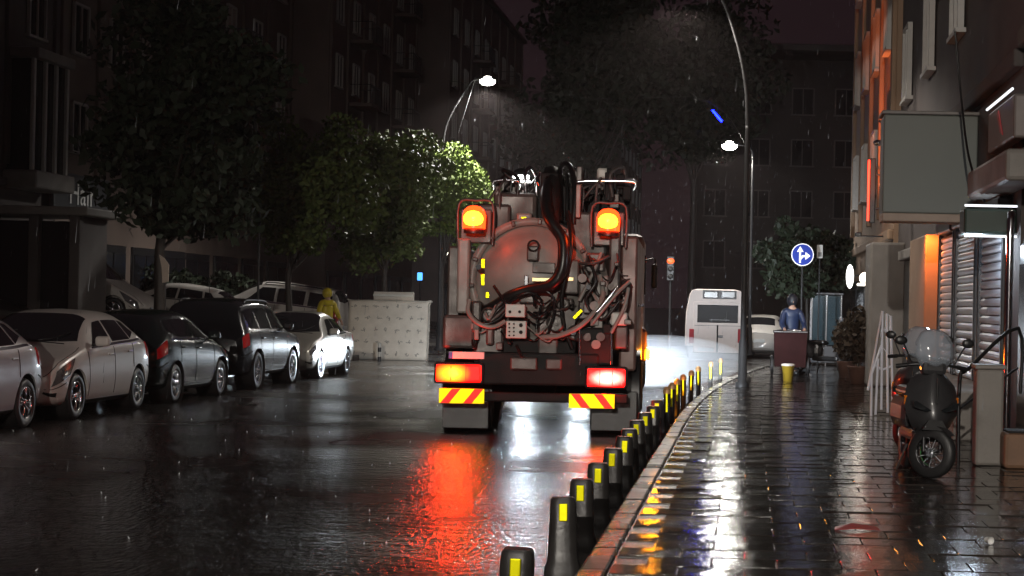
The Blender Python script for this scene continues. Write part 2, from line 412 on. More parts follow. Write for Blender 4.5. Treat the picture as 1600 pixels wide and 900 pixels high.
def make_car(name, label, st, paint, axles, r, loc, heading, group, spokes=5, wd=.2, glass=None, doors=None, ws=None, rw=None, head=None, tail=None,
             plate_f=True, rails=False, trim=None, lit=None, tilt=(0, 0), mirrors=True, antenna=False, cat='car', grille=True):
    "heading: rotation about Z of a car whose nose points to -Y"
    sh = Shell(st); L = st[-1][0]
    root = thing(name, label, cat, loc, (tilt[0], tilt[1], heading), group)
    W0 = max(q[1] for q in st)
    body = sh.body().build('body', [paint, M_chass], root)
    cut = MB()
    for a in axles:
        for s in (-1, 1): cut.cyl((s * (W0 - .26), a, r + .01), (s * (W0 + .2), a, r + .01), r + .055, n=28)
    boolean_cut(body, cut)
    for a in axles:
        for s in (-1, 1):
            wheel(root, s * (W0 - wd / 2 - .01), a, r, wd, spokes, s)
            ar = MB().lathe([(r + .05, -.2), (r + .05, .16)], c=(s * (W0 - .19), a, r + .01), axis='x', n=28); ar.build('wheel_arch', M_chass, root)
    # glass
    mb = MB()
    for s in (-1, 1): sh.patch(mb, [(ws[0], 8), (ws[0] + ws[3], 6.12), (ws[1] + .05, 6.12), (ws[1], 8)], s, .008, 8, 8)
    mb.build('windscreen', M_glass, root)
    mb = MB()
    for s in (-1, 1): sh.patch(mb, [(rw[0], 8), (rw[0] - .03, 6.12), (rw[1] - rw[2], 6.12), (rw[1], 8)], s, .008, 8, 8)
    mb.build('rear_window', M_glass, root)
    for (c0, c1, c2, c3) in glass:
        for s in (-1, 1): sh.patch(MB(), [c0, c1, c2, c3], s, .007, 8, 5).build('side_window', M_glass, root)
    for a, lo in doors:
        for s in (-1, 1): sh.patch(MB(), [(a - .006, lo), (a + .006, lo), (a + .006, 4.9), (a - .006, 4.9)], s, .003, 1, 10).build('door_seam', M_chass, root)
    for a in [d[0] - .17 for d in doors[1:]]:
        for s in (-1, 1):
            P = sh.p(a, 4.35, s); MB().bbox((P.x + s * .012, a, P.z), (.03, .17, .03), .01).build('door_handle', trim or paint, root)
    for s in (-1, 1):
        hp = sh.patch(MB(), head, s, .012, 10, 6).build('headlight', M_clrlens, root)
        a = sum(c[0] for c in head) / 4; v = sum(c[1] for c in head) / 4; P = sh.p(a, v, s)
        MB().ball((P.x * .97, P.y + .01, P.z), .05, 10, 6).build('bulb', M_chrome, hp)
        sh.patch(MB(), tail, s, .012, 8, 6).build('tail_light', M_redlens, root)
        if mirrors:
            a = ws[0] + .42; P = sh.p(a, 5.15, s)
            mo = MB().bbox((P.x + s * .14, a, P.z + .06), (.2, .11, .14), .04).build('mirror', paint, root)
            MB().cyl((P.x - s * .02, a, P.z), (P.x + s * .1, a, P.z + .03), .02, n=8).build('mirror_stalk', M_black, mo)
    # grille, bumper mouth, plates, sill
    w0, zb0, zt0 = st[1][1], st[1][2], st[1][4]
    if grille:
        MB().bbox((0, st[0][0] + .025, zb0 + .13), (w0 * 1.25, .09, .12), .03).build('lower_grille', M_black, root)
        MB().bbox((0, st[0][0] + .015, zt0 - .14), (w0 * .75, .07, .07), .02).build('upper_grille', M_black, root)
    if plate_f: pf = MB().bbox((0, st[0][0] - .02, zb0 + .27), (.5, .03, .11), .006).build('number_plate', M_plate, root); MB().box((-.225, st[0][0] - .037, zb0 + .27), (.04, .006, .1)).build('blue_band', M_blueband, pf)
    zr = st[-2][2]
    pr = MB().bbox((0, L + .015, zr + .32), (.5, .03, .11), .006).build('number_plate', M_plate, root); MB().box((.225, L + .033, zr + .32), (.04, .006, .1)).build('blue_band', M_blueband, pr)
    for s in (-1, 1):
        sh.patch(MB(), [(axles[0] + r + .08, 1.2), (axles[1] - r - .08, 1.2), (axles[1] - r - .08, 2.0), (axles[0] + r + .08, 2.0)], s, .01, 8, 3).build('sill', trim or M_black, root)
    for s in (-1, 1):
        sh.patch(MB(), [(glass[0][0][0] - .05, 4.98), (glass[-1][1][0] + .04, 4.98), (glass[-1][1][0] + .04, 5.08), (glass[0][0][0] - .05, 5.08)], s, .011, 14, 1).build('belt_trim', M_chrome, root)
        P = [sh.p(ws[0] - .02 + .04 * q, 7.2 - .5 * q, s) + Vector((0, -.01, .02)) for q in range(5)]
        MB().tube([sh.p(ws[0] - .03, 7.9 if s > 0 else 6.9, 1) + Vector((0, 0, .02)), sh.p(ws[0] + .10, 7.3 if s > 0 else 7.3, 1 if s > 0 else -1) + Vector((0, -.02, .02)), sh.p(ws[0] + .26, 6.7 if s > 0 else 7.6, 1 if s > 0 else -1) + Vector((0, -.02, .02))], .008, 5, 3).build('wiper', M_black, root)
    for s in (-1, 1):
        for c in ([(.30, 5.55), (ws[0] - .03, 5.75), (ws[0] - .03, 5.83), (.30, 5.63)], [(.04, 4.98), (.30, 5.5), (.30, 5.6), (.04, 5.1)], [(.03, 3.1), (axles[0] - r - .08, 3.35), (axles[0] - r - .08, 3.42), (.03, 3.17)], [(axles[1] + r + .08, 3.35), (L - .03, 3.1), (L - .03, 3.17), (axles[1] + r + .08, 3.42)]):
            sh.patch(MB(), c, s, .004, 8, 1).build('panel_seam', M_chass, root)
        sh.patch(MB(), [(.03, 2.2), (.16, 2.3), (.16, 2.75), (.03, 2.7)], s, .008, 4, 3).build('fog_lamp', M_black, root)
    if rails:
        for s in (-1, 1):
            q = [sh.p(a, 6.25, s) + Vector((0, 0, .06)) for a in (ws[1] + .25, ws[1] + .9, rw[0] - .5)]
            rl = MB().tube([q[0] - Vector((0, .1, .06))] + q + [q[-1] + Vector((0, .1, -.06))], .018, 6, 3); rl.build('roof_rail', M_black, root)
    for s in (-1, 1):
        a = (ws[1] + rw[0]) / 2
    if antenna:
        P = sh.p(rw[0] - .3, 8, 1); MB().tube([P, P + Vector((0, .1, .25)), P + Vector((0, .2, .4))], .006, 5, 2).build('antenna', M_black, root)
    if lit:
        for s in (-1, 1):
            a = sum(c[0] for c in head) / 4; v = sum(c[1] for c in head) / 4; P = sh.p(a, v, s)
            MB().lathe([(0, -.03), (.06, -.025), (.085, 0), (.085, .05)], c=(P.x * .95, P.y - .05, P.z), axis='y', n=16).build('headlight_reflector', emat('lit headlight', (0.82, 0.92, 1.0), lit[0]), root)
            l = light('SPOT', 'headlight_beam', root, (P.x * .95, P.y - .14, P.z), lit[1], (0.78, 0.9, 1.0), size=.07, spot=R(lit[2]), blend=.7)
            aim(l, (P.x * .95 + lit[3], P.y - 20.14, P.z - .3))
            l = light('SPOT', 'headlight_glow', root, (P.x * .95, P.y - .14, P.z), 850, (0.78, 0.9, 1.0), size=.07, spot=R(50), blend=.7); aim(l, (P.x * .95, P.y - 20.14, P.z - .3))
    return root, sh

# body stations: (a, half width, underside, belt, roof, half roof width)
HATCH = [(0, .60, .34, .55, .60, .50), (.07, .76, .25, .62, .68, .64), (.3, .84, .20, .74, .80, .72), (.85, .87, .18, .88, .94, .76), (1.05, .87, .18, .92, 1.0, .74), (1.5, .87, .18, .95, 1.26, .63),
         (1.85, .87, .18, .965, 1.42, .585), (2.4, .87, .18, .99, 1.465, .58), (3.0, .87, .18, 1.01, 1.44, .56), (3.45, .865, .19, 1.03, 1.36, .54), (3.75, .84, .24, .98, 1.12, .58), (3.95, .79, .28, .88, .96, .62), (4.05, .66, .36, .80, .86, .54)]
SEDAN = [(0, .62, .34, .52, .58, .52), (.07, .78, .25, .60, .66, .66), (.3, .83, .20, .72, .77, .72), (1.0, .86, .18, .84, .90, .76), (1.2, .86, .18, .88, .95, .74), (1.7, .86, .18, .90, 1.25, .60),
         (2.05, .86, .18, .91, 1.38, .56), (2.6, .86, .18, .92, 1.41, .555), (3.1, .86, .18, .93, 1.36, .55), (3.6, .855, .19, .94, 1.07, .62), (3.8, .85, .2, .94, 1.0, .68), (4.15, .82, .25, .92, .97, .70), (4.3, .77, .28, .86, .91, .66), (4.36, .66, .36, .78, .82, .56)]
SUV = [(0, .64, .38, .72, .80, .56), (.07, .80, .30, .84, .90, .70), (.3, .87, .26, .93, .99, .76), (1.0, .89, .25, 1.00, 1.06, .79), (1.15, .89, .25, 1.03, 1.12, .78), (1.55, .89, .25, 1.05, 1.48, .68),
       (1.85, .89, .25, 1.06, 1.63, .655), (2.5, .89, .25, 1.07, 1.67, .65), (3.3, .89, .25, 1.08, 1.66, .64), (3.85, .885, .26, 1.08, 1.60, .63), (4.05, .87, .28, 1.06, 1.40, .66), (4.2, .84, .3, 1.0, 1.08, .70), (4.28, .72, .38, .9, .96, .62)]
MPV = [(0, .62, .36, .68, .74, .54), (.07, .80, .27, .80, .86, .68), (.3, .88, .22, .92, .98, .76), (.8, .91, .2, 1.04, 1.12, .80), (1.0, .91, .2, 1.08, 1.22, .78), (1.5, .91, .2, 1.10, 1.60, .70), (1.85, .91, .2, 1.11, 1.77, .675),
       (2.6, .91, .2, 1.12, 1.81, .67), (3.6, .91, .2, 1.12, 1.80, .67), (4.15, .905, .21, 1.12, 1.76, .66), (4.28, .88, .24, 1.08, 1.60, .68), (4.38, .84, .28, 1.0, 1.10, .72), (4.42, .76, .34, .94, 1.0, .66)]
HATCH_K = dict(axles=(.78, 3.30), r=.31, ws=(1.08, 1.78, 0, .12), rw=(3.42, 3.74, .02), head=[(.07, 3.45), (.50, 3.8), (.74, 4.85), (.20, 4.7)], tail=[(3.72, 3.9), (3.98, 3.9), (3.96, 4.9), (3.66, 5.0)],
               glass=[((1.42, 5.12), (2.22, 5.12), (2.22, 5.88), (1.95, 5.88)), ((2.29, 5.12), (3.02, 5.12), (2.95, 5.88), (2.29, 5.88)), ((3.07, 5.15), (3.36, 5.4), (3.2, 5.85), (3.02, 5.88))],
               doors=[(1.22, 2.2), (2.25, 2.2), (3.05, 3.4)])
SEDAN_K = dict(axles=(.82, 3.40), r=.30, ws=(1.22, 2.0, 0, .12), rw=(3.12, 3.58, .02), head=[(.08, 3.9), (.40, 4.1), (.42, 4.8), (.10, 4.75)], tail=[(4.05, 3.9), (4.31, 3.9), (4.30, 4.7), (4.05, 4.8)],
               glass=[((1.62, 5.12), (2.42, 5.12), (2.42, 5.86), (2.12, 5.86)), ((2.49, 5.12), (3.30, 5.12), (3.05, 5.86), (2.49, 5.86))], doors=[(1.40, 2.2), (2.45, 2.2), (3.22, 3.4)])
SUV_K = dict(axles=(.80, 3.42), r=.35, ws=(1.16, 1.78, 0, .12), rw=(3.86, 4.14, .02), head=[(.08, 4.0), (.42, 4.1), (.44, 4.85), (.10, 4.8)], tail=[(4.02, 3.8), (4.23, 3.8), (4.22, 4.9), (4.0, 4.9)],
             glass=[((1.48, 5.1), (2.32, 5.1), (2.32, 5.88), (1.9, 5.88)), ((2.39, 5.1), (3.18, 5.1), (3.18, 5.88), (2.39, 5.88)), ((3.26, 5.1), (3.84, 5.15), (3.78, 5.85), (3.26, 5.88))], doors=[(1.28, 2.2), (2.35, 2.2), (3.22, 3.2)])
MPV_K = dict(axles=(.80, 3.50), r=.31, ws=(1.0, 1.74, 0, .12), rw=(4.15, 4.33, .02), head=[(.08, 3.9), (.50, 4.2), (.54, 4.9), (.10, 4.8)], tail=[(4.2, 3.4), (4.39, 3.4), (4.38, 5.0), (4.2, 5.1)],
             glass=[((1.36, 5.1), (2.26, 5.1), (2.26, 5.88), (1.82, 5.88)), ((2.36, 5.1), (3.22, 5.1), (3.22, 5.88), (2.36, 5.88)), ((3.34, 5.1), (4.1, 5.1), (4.08, 5.86), (3.34, 5.88))], doors=[(1.2, 2.2), (2.31, 2.2), (3.28, 2.2)])
def paint(name, col, rough=.28, metal=.2): return mat(name, col, rough * 1.1, metal, var=.06, vscale=2, bump=.05, bscale=160, coat=.55)
P_silverA = paint('light grey car paint', (.42, .42, .43), .3, .3)
P_white = paint('off white car paint', (.55, .51, .48), .3, .05)
P_green = paint('dark bottle green car paint', (.012, .020, .020), .22, .3)
P_navy = paint('near black car paint', (.010, .011, .014), .24, .3)
P_silver = paint('silver beige car paint', (.40, .38, .34), .28, .45)
P_white2 = paint('plain white car paint', (.58, .54, .50), .4, 0)

CX = -9.05                                    # outer flank of the parked row
PG = 'cars parked nose to tail along the far kerb'
def row_car(name, label, st, pt, K, toward, y_front, spokes, wmax, **kw):
    "toward: faces the camera; y_front = Y of the axle nearest the camera"
    ax = K['axles']; L = st[-1][0]; xc = CX - wmax
    if toward: loc = (xc, y_front - ax[0], 0); hd = 0
    else: loc = (xc, y_front + ax[1], 0); hd = math.pi
    kk = dict(K); kk.update(kw)
    return make_car(name, label, st, pt, loc=loc, heading=hd, group=PG, spokes=spokes, **kk)
def yw(px, py): return G(px, py)[1]
row_car('parked_car', 'light grey car at the left edge, only its rear wheel and corner in view', HATCH, P_silverA, HATCH_K, True, yw(38, 668) - 2.52, 5, .87)
row_car('parked_hatchback', 'off white hatchback facing the camera behind the light grey car', HATCH, P_white, HATCH_K, True, yw(125, 655), 5, .87)
row_car('parked_sedan', 'dark green car with its red tail lamp towards the camera', HATCH, P_green, HATCH_K, False, yw(125, 655) + 4.35, 7, .87)
row_car('parked_estate', 'black boxy estate car with roof rails behind the dark green car', SUV, P_navy, SUV_K, False, yw(125, 655) + 9.3, 6, .89, rails=True, antenna=True)
row_car('parked_sedan', 'silver beige sedan facing the camera, its flank glaring in headlights', SEDAN, P_silver, SEDAN_K, True, yw(125, 655) + 14.4, 6, .86)

# second row, parked across the sloping forecourt
FG = 'white cars parked across the forecourt'
def fore_car(name, label, st, pt, K, xnose, Yc, nose_right, **kw):
    L = st[-1][0]; sg = 1 if nose_right else -1
    x0, x1 = xnose, xnose - sg * L
    z0 = fz(x0 - sg * .8, Yc); z1 = fz(x1 + sg * .8, Yc); sl = math.atan2(z0 - z1, L - 1.6)
    zz = z0 + .8 * math.tan(sl)
    root, sh = make_car(name, label, st, pt, loc=(x0, Yc, zz), heading=0, group=FG, **{**K, **kw})
    M = Matrix.Rotation(R(90) if nose_right else R(-90), 4, 'Z') @ Matrix.Rotation(-sl, 4, 'X')
    root.rotation_euler = M.to_euler(); return root
fore_car('white_hatchback', 'white hatchback nose down on the slope behind the off white hatchback', HATCH, P_white2, HATCH_K, W(232, 455, 50)[0], 50, True, mirrors=False)
fore_car('white_estate', 'white car whose roof shows between the big tree trunk and the people carrier', HATCH, P_white2, HATCH_K, W(372, 470, 55)[0] - 4.1, 55.5, False, mirrors=False)
fore_car('white_van', 'white people carrier with dark windows and roof rails parked behind the estate car', MPV, P_white2, MPV_K, W(538, 470, 60)[0] - 4.45, 60, False, rails=True, mirrors=False)
# oncoming car hidden behind the lorry, whose headlights show under it and on the parked flanks
make_car('oncoming_car', 'oncoming car behind the vacuum lorry, its headlights shining under the lorry', HATCH, P_navy, loc=(-5.8, 55.0, 0), heading=0, group=None, lit=(340, 80000, 5.0, -5.35), **HATCH_K)
xx, _ = W(1206, 540, 62)
make_car('white_parked_car', 'white car beside the lamp pole, beyond the person with the cart', HATCH, P_white2, loc=(xx, 66.5, 0), heading=math.pi - .12, group=None, **HATCH_K)

# ------------------------------------------------------------------ vacuum lorry
TX, TY = G(838, 683)
lorry = thing('vacuum_lorry', 'grey vacuum tanker lorry with orange beacons and chevron boards, seen from behind', 'lorry', (TX, TY, 0), (0, 0, R(2.2)))
def T(px, py, y=0.0):
    X, Z = W(px, py, TY + y); return X - TX, y, Z
def TB(name, x0, y0, x1, y1, d0, d1, m, bev=.02, parent=None):
    "bevelled box spanning photo pixels, from depth d0 to d1 behind the tail"
    a = T(x0, y0, d0); b = T(x1, y1, d0)
    return MB().bbox(((a[0] + b[0]) / 2, (d0 + d1) / 2, (a[2] + b[2]) / 2), (abs(b[0] - a[0]), d1 - d0, abs(b[2] - a[2])), bev).build(name, m, parent or lorry)
PT = lambda *L: [T(*q) for q in L]
# chassis: two rails, cross members and axles kept clear of the gap under the lorry
for s in (-1, 1): MB().box((s * .42, 3.9, .82), (.09, 7.6, .24)).build('chassis_rail', M_chass, lorry)
for y in (.3, 1.6, 3.0, 4.6, 6.2): MB().box((0, y, .82), (.76, .1, .18)).build('cross_member', M_chass, lorry)
rb = MB().bbox((0, .16, .86), (1.55, .16, .42), .03); rb.build('rear_beam', M_chass, lorry)
MB().bbox((0, .10, .50), (2.3, .12, .12), .02).build('underrun_bar', M_chass, lorry)
MB().bbox((-.18, .05, .93), (.34, .12, .16), .02).build('tow_bracket', M_dirty, lorry); MB().bbox((.2, .05, .93), (.2, .1, .14), .02).build('tow_bracket', M_dirty, lorry)
for y in (1.25, 2.65, 5.9):
    MB().cyl((-.9, y, .55), (.9, y, .55), .085, n=10).build('axle', M_chass, lorry)
    if y < 5: MB().ball((0, y, .62), .2, 12, 8).build('differential', M_chass, lorry)
    for s in (-1, 1):
        for off in ((.84, 1.12) if y < 5 else (1.10,)):
            wheel(lorry, s * off, y, .505, .27, 8, s)
for s in (-1, 1):
    MB().bbox((s * .96, .52, .32), (.60, .03, .52), .01).build('mud_flap', M_black, lorry)
    fm = MB().lathe([(.60, -.32), (.60, .32)], c=(s * .96, 1.25, .5), axis='x', n=24); fm.v = fm.v; fm.build('mudguard', M_black, lorry)
# chevron boards
for side, (x0, y0, x1, y1) in ((-1, (687, 606, 757, 631)), (1, (889, 615, 960, 639))):
    a = T(x0, y0); b = T(x1, y1); w_ = b[0] - a[0]; h_ = a[2] - b[2]
    bd = MB().bbox(((a[0] + b[0]) / 2, 0.0, (a[2] + b[2]) / 2), (w_, .02, h_), .004).build('chevron_board', M_reflY, lorry)
    for k in (.30, .80):
        xa = a[0] + w_ * (k - .14); dw = w_ * .19; sl = h_ * .75
        lo, hi = (0, sl) if side < 0 else (sl, 0)
        q = [(xa + lo - sl / 2, b[2] + .004), (xa + dw + lo - sl / 2, b[2] + .004), (xa + dw + hi - sl / 2, a[2] - .004), (xa + hi - sl / 2, a[2] - .004)]
        q = [(min(b[0] - .004, max(a[0] + .004, u)), v) for u, v in q]
        MB().prism(q, 'xz', -.0135, -.010).build('stripe', M_reflR, bd)
def lamp_mat(name, core, edge, rx, rz, pw=1.6):
    if name in MATS: return MATS[name]
    m = bpy.data.materials.new(name); m.use_nodes = True; MATS[name] = m; n = m.node_tree; L = n.links.new; p = n.nodes['Principled BSDF']
    tc = n.nodes.new('ShaderNodeTexCoord'); mp = n.nodes.new('ShaderNodeMapping'); mp.inputs['Scale'].default_value = (1 / rx, 0, 1 / rz); L(tc.outputs['Object'], mp.inputs[0])
    ln = n.nodes.new('ShaderNodeVectorMath'); ln.operation = 'LENGTH'; L(mp.outputs[0], ln.inputs[0])
    mr = n.nodes.new('ShaderNodeMapRange'); mr.interpolation_type = 'SMOOTHSTEP'; L(ln.outputs['Value'], mr.inputs[0])
    mx = n.nodes.new('ShaderNodeMix'); mx.data_type = 'RGBA'; mx.inputs[6].default_value = (*core, 1); mx.inputs[7].default_value = (*edge, 1); L(mr.outputs[0], mx.inputs[0])
    L(mx.outputs[2], p.inputs['Emission Color']); p.inputs['Emission Strength'].default_value = 1.0; p.inputs['Base Color'].default_value = (.4, .01, .01, 1); p.inputs['Roughness'].default_value = .2
    return m
# tail lamps with housings
E_red = emat('lit red tail lamp', (1, 0.0045, 0.003), 22); E_amb = emat('lit amber indicator', (1, 0.33, 0.004), 34); E_redhot = emat('lit brake lamp', (1, 0.16, 0.10), 26)
for side, (x0, y0, x1, y1), (cxp, cyp), m in ((-1, (683, 569, 752, 597), (707, 583), lamp_mat('lit left tail lamp', (22, 1.7, .03), (9, .018, .012), .26, .16)), (1, (918, 576, 976, 605), (949, 591), lamp_mat('lit right tail lamp', (24, 2.6, 2.0), (9, .025, .02), .27, .12))):
    hs = TB('tail_lamp_housing', x0 - 4, y0 - 4, x1 + 4, y1 + 4, .0, .12, M_black, .03)
    a = T(x0, y0); b = T(x1, y1); c = T(cxp, cyp, -.02)
    ln_ = MB().bbox(((a[0] + b[0]) / 2 - c[0], 0, (a[2] + b[2]) / 2 - c[2]), (b[0] - a[0], .05, a[2] - b[2]), .024, seg=3).build('tail_lamp', m, hs, c)
    for k in range(1, 3): MB().bbox((a[0] + (b[0] - a[0]) * k / 3, -.046, (a[2] + b[2]) / 2), (.008, .006, a[2] - b[2] - .03), .002).build('lens_rib', M_redlens, hs)
    light('POINT', 'tail_lamp_light', lorry, (c[0], -.16, c[2]), 30, (1, .03, .012) if side < 0 else (1, .035, .02), size=.07)
pl = TB('number_plate', 702, 549, 757, 561, .02, .05, M_plate, .004); TB('blue_band', 702, 550, 708, 560, .012, .02, M_blueband, .002, pl)
# body: tank, dished rear door with flange, clamps
tc = T(826, 438); tz = tc[2]; tx = tc[0]; R0 = .70
MB().lathe([(R0 * 1.10, .55), (R0 * 1.16, .62), (R0 * 1.18, .9), (R0 * 1.18, 5.2), (R0 * .9, 5.45), (0, 5.5)], c=(tx, 0, tz), axis='y', n=40).build('tank', M_grey, lorry)
fl = MB().lathe([(R0 * 1.03, .50), (R0 * 1.03, .44), (R0 * 1.17, .44), (R0 * 1.17, .58), (R0 * 1.03, .58)], c=(tx, 0, tz), axis='y', n=40).build('tank_flange', M_grey, lorry)
dr = MB().lathe([(R0 * 1.03, .50), (R0 * .96, .45), (R0 * .9, .44), (R0 * .86, .39), (R0 * .6, .30), (R0 * .3, .26), (0, .25)], c=(tx, 0, tz), axis='y', n=40).build('tank_door', M_grey, lorry)
for i in range(14):
    a = 2 * math.pi * i / 14 + .1
    MB().bbox((tx + R0 * 1.1 * math.cos(a), .42, tz + R0 * 1.1 * math.sin(a)), (.07, .07, .05), .012, (0, -a, 0)).build('clamp_bolt', M_dirty, fl)
pq = TB('door_plaque', 833, 410, 868, 427, .20, .27, M_dirty, .01, dr)
br = TB('latch_bracket', 824, 384, 842, 408, .16, .30, M_dirty, .02, dr)
MB().lathe([(.055, .0), (.08, .0), (.08, .04), (.055, .04), (.055, 0)], c=T(834, 384, .14), axis='y', n=16).build('latch_ring', M_chass, dr)
for q in ((820, 430, 826, 460),): TB('door_lever', *q, .18, .22, M_chrome, .01, dr)
# yellow markers on the flange and bodywork
def marker(px, py, w_, h_, ang=0, d=.40, m=M_reflY):
    c = T(px, py, d); MB().bbox(c, (w_, .016, h_), .005, (0, ang, 0)).build('reflective_marker', m, lorry)
marker(757, 412, .05, .125, 0, .40); marker(757, 437, .055, .15, -.05, .40); marker(764, 461, .05, .08, 0, .38)
M_palerefl = mat('pale reflective strip', (.95, .82, .42), .4, .6, var=.04)
marker(848, 437, .26, .05, 0, .16, M_palerefl); marker(890, 436, .115, .05, 0, .18, M_palerefl); marker(903, 491, .045, .15, .75, .10); marker(821, 343, .07, .07, 0, .5, M_reflY)
# side cabinets, posts and beacon brackets
TB('post', 717, 372, 734, 490, .30, .48, M_grey, .03); TB('post', 954, 352, 968, 520, .30, .48, M_dirty, .03)
TB('side_panel', 742, 318, 800, 380, .6, .8, M_dirty, .04); TB('side_panel', 890, 330, 950, 400, .55, .8, M_dirty, .04)
M_redbrown = mat('dull red brown panel', (.16, .085, .07), .4, .1, var=.25, vscale=4, rvar=.1)
a = T(980, 330, .5); b = T(1003, 600, .5)
for k, (y0, y1) in enumerate(((.5, 2.0), (2.05, 3.6), (3.65, 5.2))):
    cb = MB().bbox((1.12, (y0 + y1) / 2, 1.72), (.22, y1 - y0, 1.75), .03).build('side_cabinet', M_redbrown, lorry)
    MB().bbox((1.235, (y0 + y1) / 2, 1.7), (.02, .2, .05), .008).build('handle', M_chrome, cb)
    MB().bbox((-1.14, (y0 + y1) / 2, 1.72), (.18, y1 - y0, 1.4), .03).build('side_cabinet', M_dirty, lorry)
TB('fender_box', 693, 492, 742, 545, .12, .7, M_dirty, .04); TB('fender_box', 742, 505, 788, 568, .2, .7, M_dirty, .04)
for px, py in ((742, 345), (951, 349)):
    c = T(px, py, .15)
    bk = MB(); bk.tube([(c[0] - .22, .34, c[2] - .3), (c[0] - .22, .34, c[2] + .22), (c[0], .34, c[2] + .27), (c[0] + .22, .34, c[2] + .22), (c[0] + .22, .34, c[2] - .3)], .018, 8, 4); bk.build('beacon_guard', M_dirty, lorry)
    MB().bbox((c[0], .40, c[2] - .06), (.40, .04, .44), .02).build('beacon_plate', M_dirty, lorry)
    bs = MB().lathe([(.13, -.16), (.13, -.10), (.11, -.09)], c=c, axis='z', n=18, close=True).build('beacon_base', M_black, lorry)
    MB().lathe([(.145, -.10), (.15, .07), (.125, .14), (.075, .18), (0, .195)], c=c, axis='z', n=20).build('beacon_dome', emat('lit orange dome', (1, 0.035, 0.004), 7), bs)
    MB().ball((c[0], c[1] - .09, c[2] + .02), .12, 14, 10, 1.05, .75, .95).build('beacon_bulb', emat('lit beacon bulb', (1, 0.13, 0.004), 30), bs)
    light('POINT', 'beacon_light', lorry, (c[0], c[1] - .24, c[2] + .02), 12, (1, .04, .008), size=.1)
# hoses and pipes
def hose(name, pts, r, m=M_hose): return MB().tube(PT(*pts), r, 8, 6).build(name, m, lorry)
hose('suction_hose', [(862, 285, .7), (855, 305, .4), (858, 340, .1), (878, 372, .0), (880, 405, -.05), (874, 430, -.05), (858, 446, -.02), (830, 452, .05), (800, 462, .1), (775, 478, .2), (760, 486, .3)], .075)
hose('hydraulic_hose', [(888, 330, .3), (893, 380, .1), (884, 430, .05), (878, 470, .1), (882, 510, .15), (895, 545, .2)], .03)
hose('hydraulic_hose', [(836, 478, .1), (836, 460, .02), (848, 455, .0), (862, 462, .0), (866, 490, .05), (856, 520, .1)], .02)
hose('hydraulic_hose', [(790, 478, .1), (812, 462, .0), (830, 458, .0), (846, 470, .05), (840, 500, .1), (838, 525, .1)], .016)
for k in range(4): hose('coiled_pipe', [(736 + 3 * k, 470 + 2 * k, .2), (738 + 4 * k, 492 + 4 * k, .12), (756 + 2 * k, 506 + k, .05 + .03 * k), (778, 500 - 7 * k, .08), (792, 486 - 6 * k, .12)], .024, M_dirty if k % 2 else M_hose)
hose('coiled_pipe', [(735, 468, .15), (733, 488, .1), (748, 505, .05), (770, 511, .05), (790, 502, .1)], .03, M_grey)
hose('outlet_pipe', [(846, 527, .1), (875, 524, .02), (905, 510, -.02), (928, 488, .02), (942, 462, .1), (938, 430, .2)], .034, M_grey)
hose('hydraulic_hose', [(920, 400, .1), (930, 440, .0), (915, 470, .0), (940, 500, .05), (968, 470, .1)], .022)
for q in ([(925, 505, .0), (960, 462, .02), (984, 440, .1)], [(905, 470, .05), (925, 430, .05), (940, 395, .1)], [(955, 520, .05), (975, 480, .02), (982, 450, .1)]): hose('support_strut', q, .024, M_grey)
hose('support_strut', [(932, 489, -.03), (966, 446, 0)], .012, M_chrome)
for q in ((738, 470, 752, 520), (760, 512, 772, 540)): TB('valve_body', *q, .1, .3, M_dirty, .03)
for px, py, r in ((868, 505, .12), (880, 475, .09), (764, 492, .1), (925, 415, .1), (898, 520, .1)):
    vw = MB().lathe([(r * .8, 0), (r, .02), (r, .06), (r * .8, .08), (r * .3, .06), (0, .06)], c=T(px, py, .08), axis='y', n=18, close=False).build('valve_wheel', M_dirty, lorry)
MB().cyl(T(880, 500, .15), T(880, 500, .9), .16, n=18).build('pump_housing', M_dirty, lorry)
for q in ((872, 466, 896, 482), (916, 395, 945, 425), (842, 498, 872, 560), (880, 405, 905, 460), (905, 440, 925, 500), (930, 430, 950, 500), (812, 455, 838, 475)): TB('machinery_casing', *q, .18, .5, M_dirty if q[0] % 3 else M_grey, .025)
TB('reel_casing', 904, 512, 956, 572, .1, .6, M_chass, .03)
for px in (906, 955): hose('reel_guard', [(px, 512, .06), (px, 570, .06)], .016, M_chrome)
TB('tool_box', 955, 488, 980, 509, .08, .3, M_pale, .02); TB('tool_box', 962, 510, 980, 545, .12, .3, M_dirty, .02)
TB('machinery_casing', 775, 530, 900, 572, .22, .6, M_chass, .03)
random.seed(12)
for k in range(26):
    px = random.uniform(742, 978); py = random.uniform(455, 545) if px < 900 else random.uniform(395, 520); dx = random.uniform(15, 50) * random.choice((-1, 1)); dy = random.uniform(-20, 45)
    x2 = min(982, max(738, px + dx)); d0 = random.uniform(.0, .16)
    hose('hydraulic_hose', [(px, py, d0 + .1), ((px + x2) / 2 + random.uniform(-10, 10), py + dy * .5 + random.uniform(4, 22), d0 - .03), (x2, min(560, py + dy), d0 + .12)], random.choice((.011, .014, .02)), random.choice((M_hose, M_hose, M_dirty, M_grey)))
for k in range(14):
    px = random.uniform(745, 975); py = random.uniform(390, 550)
    if (px - 826) ** 2 + (py - 438) ** 2 < 78 ** 2: continue
    MB().cyl(T(px, py, -.02), T(px, py, .25), random.uniform(.03, .06), n=10).build('pipe_fitting', random.choice((M_dirty, M_grey, M_chrome)), lorry)
